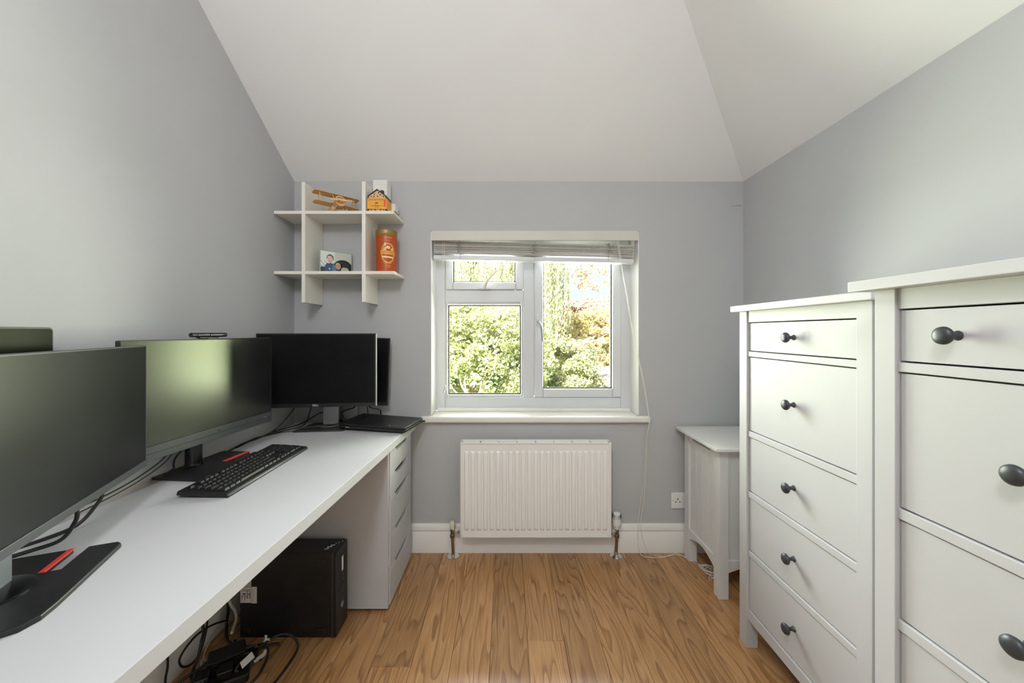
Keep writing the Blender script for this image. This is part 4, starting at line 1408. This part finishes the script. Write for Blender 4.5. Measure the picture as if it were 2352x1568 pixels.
# ------------------------------------------------------------------ laundry hamper
hm = thing('laundry_hamper', 'white wooden lidded hamper with grooved front in the corner behind the chest', 'hamper', (1.12, 1.82, 0), world=True)
HX0, HX1, HY0, HY1 = .957, 1.282, 1.662, 1.985
HZ = .680
MB().box(.918, 1.286, 1.618, 2.010, HZ, HZ + .016).build('lid', 'hamper', hm, bevel=.004)
for (x, y) in ((HX0, HY0), (HX0, HY1 - .044), (HX1 - .044, HY0), (HX1 - .044, HY1 - .044)):
    MB().box(x, x + .044, y, y + .044, 0, HZ).build('leg', 'hamper', hm, bevel=.0015)
ya, yb = HY0 + .044, HY1 - .044
tr_ = MB()
tr_.box(HX0 + .004, HX0 + .022, ya, ya + .035, .630, HZ)
tr_.box(HX0 + .004, HX0 + .022, yb - .035, yb, .630, HZ)
tr_.box(HX0 + .004, HX0 + .022, ya + .035, yb - .035, .630, .648)
tr_.box(HX0 + .004, HX0 + .022, ya + .035, yb - .035, .668, HZ)
tr_.build('top_rail', 'hamper', hm)
MB().box(HX0 + .030, HX0 + .034, ya + .02, yb - .02, .64, .678).build('slot_shade', 'dark', hm)  # dark sheet in place of the shade inside the slot
npk = 4
for i in range(npk):
    a = ya + (yb - ya) * i / npk
    b = ya + (yb - ya) * (i + 1) / npk
    MB().box(HX0 + .010, HX0 + .020, a + .0006, b - .0006, .150, .632).build('plank', 'hamper', hm, bevel=.0022, seg=2)
arch = [(ya, .172), (ya, .116)]
for i in range(1, 12):
    t_ = i / 12
    arch.append((ya + (yb - ya) * t_, .116 + .034 * math.sin(math.pi * t_)))
arch += [(yb, .116), (yb, .172)]
MB().prism(arch, HX0 + .003, HX0 + .022, 'x').build('arched_rail', 'hamper', hm, bevel=.001, seg=1)
xa, xb = HX0 + .044, HX1 - .044
MB().box(xa, xb, HY0 + .012, HY0 + .022, .15, HZ).build('side_panel', 'hamper', hm)
MB().box(xa, xb, HY1 - .022, HY1 - .012, .15, HZ).build('side_panel', 'hamper', hm)
arch2 = [(xa, .172), (xa, .116)] + [(xa + (xb - xa) * i / 12, .116 + .030 * math.sin(math.pi * i / 12)) for i in range(1, 12)] + [(xb, .116), (xb, .172)]
MB().prism(arch2, HY0 + .004, HY0 + .020, 'y').build('arched_rail', 'hamper', hm, bevel=.001, seg=1)
MB().box(HX1 - .022, HX1 - .012, ya, yb, .15, HZ).build('back_panel', 'hamper', hm)
MB().box(HX0 + .03, HX1 - .03, HY0 + .03, HY1 - .03, .155, .162).build('bottom_panel', 'hamper', hm)

# ------------------------------------------------------------------ unseen ceiling lamp added behind the camera to brighten the room
cl_ = thing('fill_lamp', 'added unseen ceiling lamp with round opal glass, brightening the room', 'lamp', (-.25, -.35, ZF - .12), world=True)
MB().lathe([(.06, ZF - .03), (.15, ZF - .025), (.15, ZF)], 32, T(-.25, -.35, 0)).build('base_plate', 'gloss_white', cl_)
MB().lathe([(.02, ZF - .115), (.09, ZF - .105), (.13, ZF - .075), (.145, ZF - .03), (.14, ZF - .026)], 32, T(-.25, -.35, 0)).build('glass_bowl', 'opal', cl_)
pl_ = bpy.data.lights.new('fill_lamp_light', 'POINT')
pl_.energy = 42.0
pl_.color = (.97, .98, 1.0)
pl_.shadow_soft_size = .14
plo = bpy.data.objects.new('fill_lamp_light', pl_)
plo.location = (-.25, -.35, ZF - .30)
COL.objects.link(plo)

# ================================================================== outside the window
GZ = -2.7
lw = MB().box(-40, 40, 2.6, 90, GZ - .3, GZ).build('garden_lawn', 'lawn')
tag(lw, 'sunlit lawn of the garden far below the window', None, None, 'structure')

nrng = np.random.default_rng(11)


def leaves(name, C, size, mat, parent, flat=0.0, elong=1.7, up=0.4):
    """one folded quad per leaf, as one foliage part"""
    n = len(C)
    nrm = nrng.normal(size=(n, 3))
    nrm[:, 2] = np.abs(nrm[:, 2]) + up
    nrm[:, 1] -= .5
    nrm /= np.linalg.norm(nrm, axis=1, keepdims=True)
    a = nrng.normal(size=(n, 3))
    a -= nrm * (a * nrm).sum(1, keepdims=True)
    a /= np.linalg.norm(a, axis=1, keepdims=True)
    if flat:
        a = np.tile(np.array([[0, 0, -1.0]]), (n, 1)) + nrng.normal(size=(n, 3)) * .25
        nrm -= a * (a * nrm).sum(1, keepdims=True) / (a * a).sum(1, keepdims=True)
        nrm /= np.linalg.norm(nrm, axis=1, keepdims=True)
        a /= np.linalg.norm(a, axis=1, keepdims=True)
    b = np.cross(nrm, a)
    s = size * nrng.uniform(.6, 1.25, size=(n, 1))
    l = a * s * elong * .5
    wd = b * s * .5
    V = np.empty((n, 4, 3))
    V[:, 0] = C - l
    V[:, 1] = C + wd + nrm * s * .12
    V[:, 2] = C + l
    V[:, 3] = C - wd + nrm * s * .12
    me = bpy.data.meshes.new(name)
    me.vertices.add(4 * n)
    me.vertices.foreach_set('co', V.astype(np.float32).ravel())
    me.loops.add(4 * n)
    me.loops.foreach_set('vertex_index', np.arange(4 * n, dtype=np.int32))
    me.polygons.add(n)
    me.polygons.foreach_set('loop_start', np.arange(0, 4 * n, 4, dtype=np.int32))
    me.update(calc_edges=True)
    me.materials.append(MAT[mat])
    o = link(name, me, parent)
    o['kind'] = 'stuff'
    return o


def clumps(center, rad, ncl, per, cr_):
    """leaf positions: tufts scattered through an ellipsoid shell"""
    c_ = np.array(center)
    r_ = np.array(rad)
    d = nrng.normal(size=(ncl, 3))
    d /= np.linalg.norm(d, axis=1, keepdims=True)
    q = nrng.uniform(.45, 1.0, size=(ncl, 1)) ** .5
    cc_ = c_ + d * q * r_
    e_ = nrng.normal(size=(ncl, per, 3))
    e_ /= np.linalg.norm(e_, axis=2, keepdims=True)
    e_ *= nrng.uniform(.3, 1.0, size=(ncl, per, 1)) * cr_ * nrng.uniform(.6, 1.3, size=(ncl, 1, 1))
    e_[:, :, 2] *= .7
    return (cc_[:, None, :] + e_).reshape(-1, 3)


def branches(t, base, tip, crown, nb, r, mat='bark', seed=1):
    rg = random.Random(seed)
    MB().tube([base, tuple(Vector(base).lerp(Vector(tip), .5) + Vector((rg.uniform(-.1, .1), 0, 0))), tip], r, n=8, sub=4, r_end=r * .55).build('trunk', mat, t)
    for i in range(nb):
        a = rg.uniform(0, 2 * math.pi)
        e_ = Vector(crown[0]) + Vector((math.cos(a) * crown[1][0], math.sin(a) * crown[1][1], rg.uniform(-.4, .9) * crown[1][2])) * rg.uniform(.6, .95)
        s_ = Vector(base).lerp(Vector(tip), rg.uniform(.7, 1.0))
        m_ = s_.lerp(e_, .5) + Vector((rg.uniform(-.2, .2), rg.uniform(-.2, .2), rg.uniform(0, .3)))
        MB().tube([tuple(s_), tuple(m_), tuple(e_)], r * .4, n=6, sub=4, r_end=r * .08).build('branch', mat, t)


def tree(name, label, cat, ground, center, rad, ncl, per, cr_, size, mat, nb=7, r=.10, bark='bark', group='trees in the garden', seed=1, elong=1.7):
    t = thing(name, label, cat, (ground[0], ground[1], GZ), 0, group, world=True)
    branches(t, (ground[0], ground[1], GZ), (center[0], center[1], center[2] - rad[2] * .35), (center, rad), nb, r, bark, seed)
    leaves('foliage', clumps(center, rad, ncl, per, cr_), size, mat, t, elong=elong)
    return t


# lime shrub tree filling the lower left pane
t1 = tree('lime_leaved_tree', 'bright lime-leaved tree filling the lower left window pane', 'tree', (-.95, 9.6), (-1.05, 10.0, .35), (2.3, 1.7, 1.75), 420, 120, .32, .062, 'leaf_lime', nb=5, r=.09, bark='barkpale', seed=3)
for pts in ([(-.86, 8.25, -1.0), (-.86, 8.25, -.55), (-.98, 8.25, -.30), (-1.22, 8.3, -.08), (-1.40, 8.35, .2)], [(-.86, 8.25, -.55), (-.88, 8.2, -.25), (-.95, 8.2, .05), (-.93, 8.25, .25)], [(-.86, 8.25, -.50), (-.72, 8.2, -.32), (-.62, 8.2, -.12), (-.58, 8.25, .05)], [(-.92, 8.22, -.15), (-1.02, 8.2, .02), (-1.06, 8.2, .22)]):
    MB().tube(pts, .028, n=6, sub=4, r_end=.012).build('branch', 'barkpale', t1)
MB().tube([(-.95, 9.2, GZ), (-.9, 8.7, -1.8), (-.86, 8.25, -1.0)], .06, n=8, sub=4, r_end=.03).build('branch', 'barkpale', t1)
leaves('foliage', clumps((-.95, 8.9, -1.1), (1.7, .5, .5), 70, 90, .30), .062, 'leaf_lime', t1)
# dark undergrowth below it
tree('garden_shrub', 'deep green shrub at the foot of the lime-leaved tree', 'shrub', (-1.2, 11.4), (-1.0, 11.2, -.8), (2.8, 1.0, 1.2), 130, 80, .34, .09, 'leaf_deep', nb=4, r=.05, group='shrubs in the garden', seed=5)

# weeping willow
def willow(name, label, gx, gy, cx, top, rad, nst, zlo, mat, size, seed):
    t = thing(name, label, 'tree', (gx, gy, GZ), 0, 'trees in the garden', world=True)
    branches(t, (gx, gy, GZ), (cx, gy, top - 1.2), ((cx, gy, top - .8), (rad, rad, .9)), 9, .13, 'bark', seed)
    pts = []
    rg = np.random.default_rng(seed)
    for i in range(nst):
        a = rg.uniform(0, 2 * math.pi)
        q = rg.uniform(.15, 1.0) ** .5
        x, y = cx + math.cos(a) * rad * q, gy + math.sin(a) * rad * q
        z1 = top - .9 * q * q - rg.uniform(0, 1.4)
        z0 = zlo + rg.uniform(-.2, 1.3) + (.8 * abs(x - cx) / rad)
        if z0 > z1:
            continue
        m_ = max(4, int((z1 - z0) / .055))
        zz = np.linspace(z1, z0, m_)
        s = np.stack([x + np.cumsum(rg.normal(size=m_) * .006) + rg.normal(size=m_) * .03, y + rg.normal(size=m_) * .03, zz], 1)
        pts.append(s)
    leaves('foliage', np.concatenate(pts), size, mat, t, flat=1, elong=2.4)
    return t


willow('weeping_willow', 'weeping willow with hanging strands in the middle of the view', .95, 14.0, .85, 6.3, 1.55, 420, .5, 'leaf_willow', .052, 21)
willow('weeping_birch', 'thin weeping birch behind the upper left vent pane', -2.2, 17.0, -1.6, 7.2, 2.3, 300, 1.6, 'leaf_willow', .055, 22)
# hedge-like tree below the willow
tree('bushy_tree', 'bushy mid-green tree below the weeping willow', 'tree', (1.9, 12.6), (1.75, 12.4, -.35), (1.35, 1.1, 1.45), 260, 110, .28, .066, 'leaf_hedge', nb=5, seed=6)
# golden tree right, rosy tree behind
tree('golden_tree', 'golden yellow tree above the shed roof', 'tree', (4.1, 18.5), (4.25, 18.2, .55), (2.0, 1.2, 1.75), 230, 100, .34, .085, 'leaf_gold', nb=6, seed=8)
tree('rosy_tree', 'rosy pink leaved tree behind the golden tree', 'tree', (4.9, 23.0), (5.0, 23.0, 1.6), (2.3, 1.2, 1.7), 150, 80, .42, .12, 'leaf_rose', nb=6, seed=9)
tree('distant_tree', 'distant green tree behind the weeping willow', 'tree', (1.2, 26.0), (1.0, 26.0, .2), (3.2, 1.6, 2.6), 220, 80, .55, .15, 'leaf_hedge', nb=6, seed=10)
tree('distant_tree', 'distant green tree behind the lime-leaved tree', 'tree', (-5.0, 25.0), (-4.2, 25.0, .9), (4.0, 1.6, 3.2), 260, 80, .6, .16, 'leaf_willow', nb=6, seed=12)
tree('distant_tree', 'distant green tree behind the shed', 'tree', (9.5, 27.0), (8.5, 27.0, .3), (4.2, 1.6, 2.6), 200, 80, .6, .16, 'leaf_hedge', nb=6, seed=13)

# sparse branches with peach leaves against the sky
sp_t = thing('sparse_tree', 'tree with sparse peach-tinted leaves against the sky at upper right', 'tree', (3.9, 10.4, GZ), 0, 'trees in the garden', world=True)
MB().tube([(3.9, 10.4, GZ), (3.8, 10.3, 0), (3.75, 10.2, 2.6), (3.9, 10.2, 4.6)], .13, n=8, sub=5, r_end=.06).build('trunk', 'bark', sp_t)
tw_pts = []
for pts in ([(3.75, 10.2, 2.2), (3.1, 10.1, 2.15), (2.5, 10.0, 1.95), (1.85, 10.0, 1.90)], [(3.76, 10.2, 2.5), (3.1, 10.0, 2.35), (2.75, 10.0, 2.05)],
            [(3.78, 10.2, 3.4), (3.0, 10.1, 3.05), (2.4, 10.0, 3.15), (1.6, 10.0, 3.0)], [(3.78, 10.2, 3.2), (2.9, 10.1, 2.75), (2.2, 10.0, 2.95), (1.75, 10.0, 2.85)],
            [(3.8, 10.2, 2.9), (3.2, 10.1, 2.6), (2.6, 10.0, 2.45), (2.2, 10.0, 2.5)], [(3.8, 10.2, 1.6), (3.0, 10.0, 1.3), (2.3, 9.9, .95), (1.9, 9.9, .85)], [(2.2, 10, 2.95), (2.0, 10, 2.6), (1.98, 10, 2.4)]):
    MB().tube(pts, .016, n=6, sub=5, r_end=.005).build('branch', 'barkpale', sp_t)
    for i in range(len(pts) - 1):
        for q in range(7):
            p = Vector(pts[i]).lerp(Vector(pts[i + 1]), rng.random())
            if p.x < 3.4:
                tw_pts.append((p.x, p.y, p.z + rng.uniform(-.1, .14)))
P = []
for p in tw_pts:
    k_ = nrng.integers(8, 26)
    P.append(np.array(p) + nrng.normal(size=(k_, 3)) * np.array([.075, .075, .06]))
leaves('foliage', np.concatenate(P), .055, 'leaf_peach', sp_t)

# shed
sd = thing('garden_shed', 'pale timber shed with a low pinkish roof at lower right of the view', 'shed', (4.5, 14.0, GZ), world=True)
SX, SYn, SYf, SE = 3.31, 11.4, 16.0, -.50
bw = .145
nb_ = int((SYf - SYn) / bw)
pm = MB().box(-.012, .012, -bw / 2 + .004, bw / 2 - .004, GZ, SE - .02).mesh('plank', 'shedwood', smooth=False)
for i in range(nb_):
    link('plank', pm, sd, (SX + rng.uniform(-.004, .004), SYn + bw * (i + .5), 0))
MB().box(SX + .012, 5.7, SYn, SYf, GZ, SE - .03).build('body', 'shedwood', sd, smooth=False)
MB().box(SX - .06, SX + .01, SYn - .05, SYf + .05, SE - .09, SE - .015).build('fascia', 'shedwood', sd)
nr = 16
for i in range(nr):
    y0 = SYn - .1 + (SYf - SYn + .2) * i / nr
    y1 = SYn - .1 + (SYf - SYn + .2) * (i + 1) / nr - .015
    MB().prism([(SX - .12, SE - .03), (4.54, SE + .20), (4.54, SE + .24), (SX - .12, SE + .012)], y0, y1, 'y').build('roof_strip', 'shedroof', sd)
    MB().prism([(5.85, SE - .03), (4.54, SE + .20), (4.54, SE + .24), (5.85, SE + .012)], y0, y1, 'y').build('roof_strip', 'shedroof', sd)

# fence
fc = thing('garden_fence', 'sun-bleached board fence beside the bushy tree', 'fence', (2.0, 11.0, GZ), world=True)
fm = MB().prism([(-.06, GZ), (.06, GZ), (.06, -.92), (0, -.86), (-.06, -.92)], -.012, .012, 'y').mesh('board', 'fence', smooth=False)
for i in range(14):
    link('board', fm, fc, (1.56 + i * .125, 11.0 - i * .09, .45 - i * .045))
MB().prism([(1.5, -.75), (3.3, -1.4), (3.3, -1.5), (1.5, -.85)], 11.05, 11.08, 'y').build('rail', 'fence', fc)
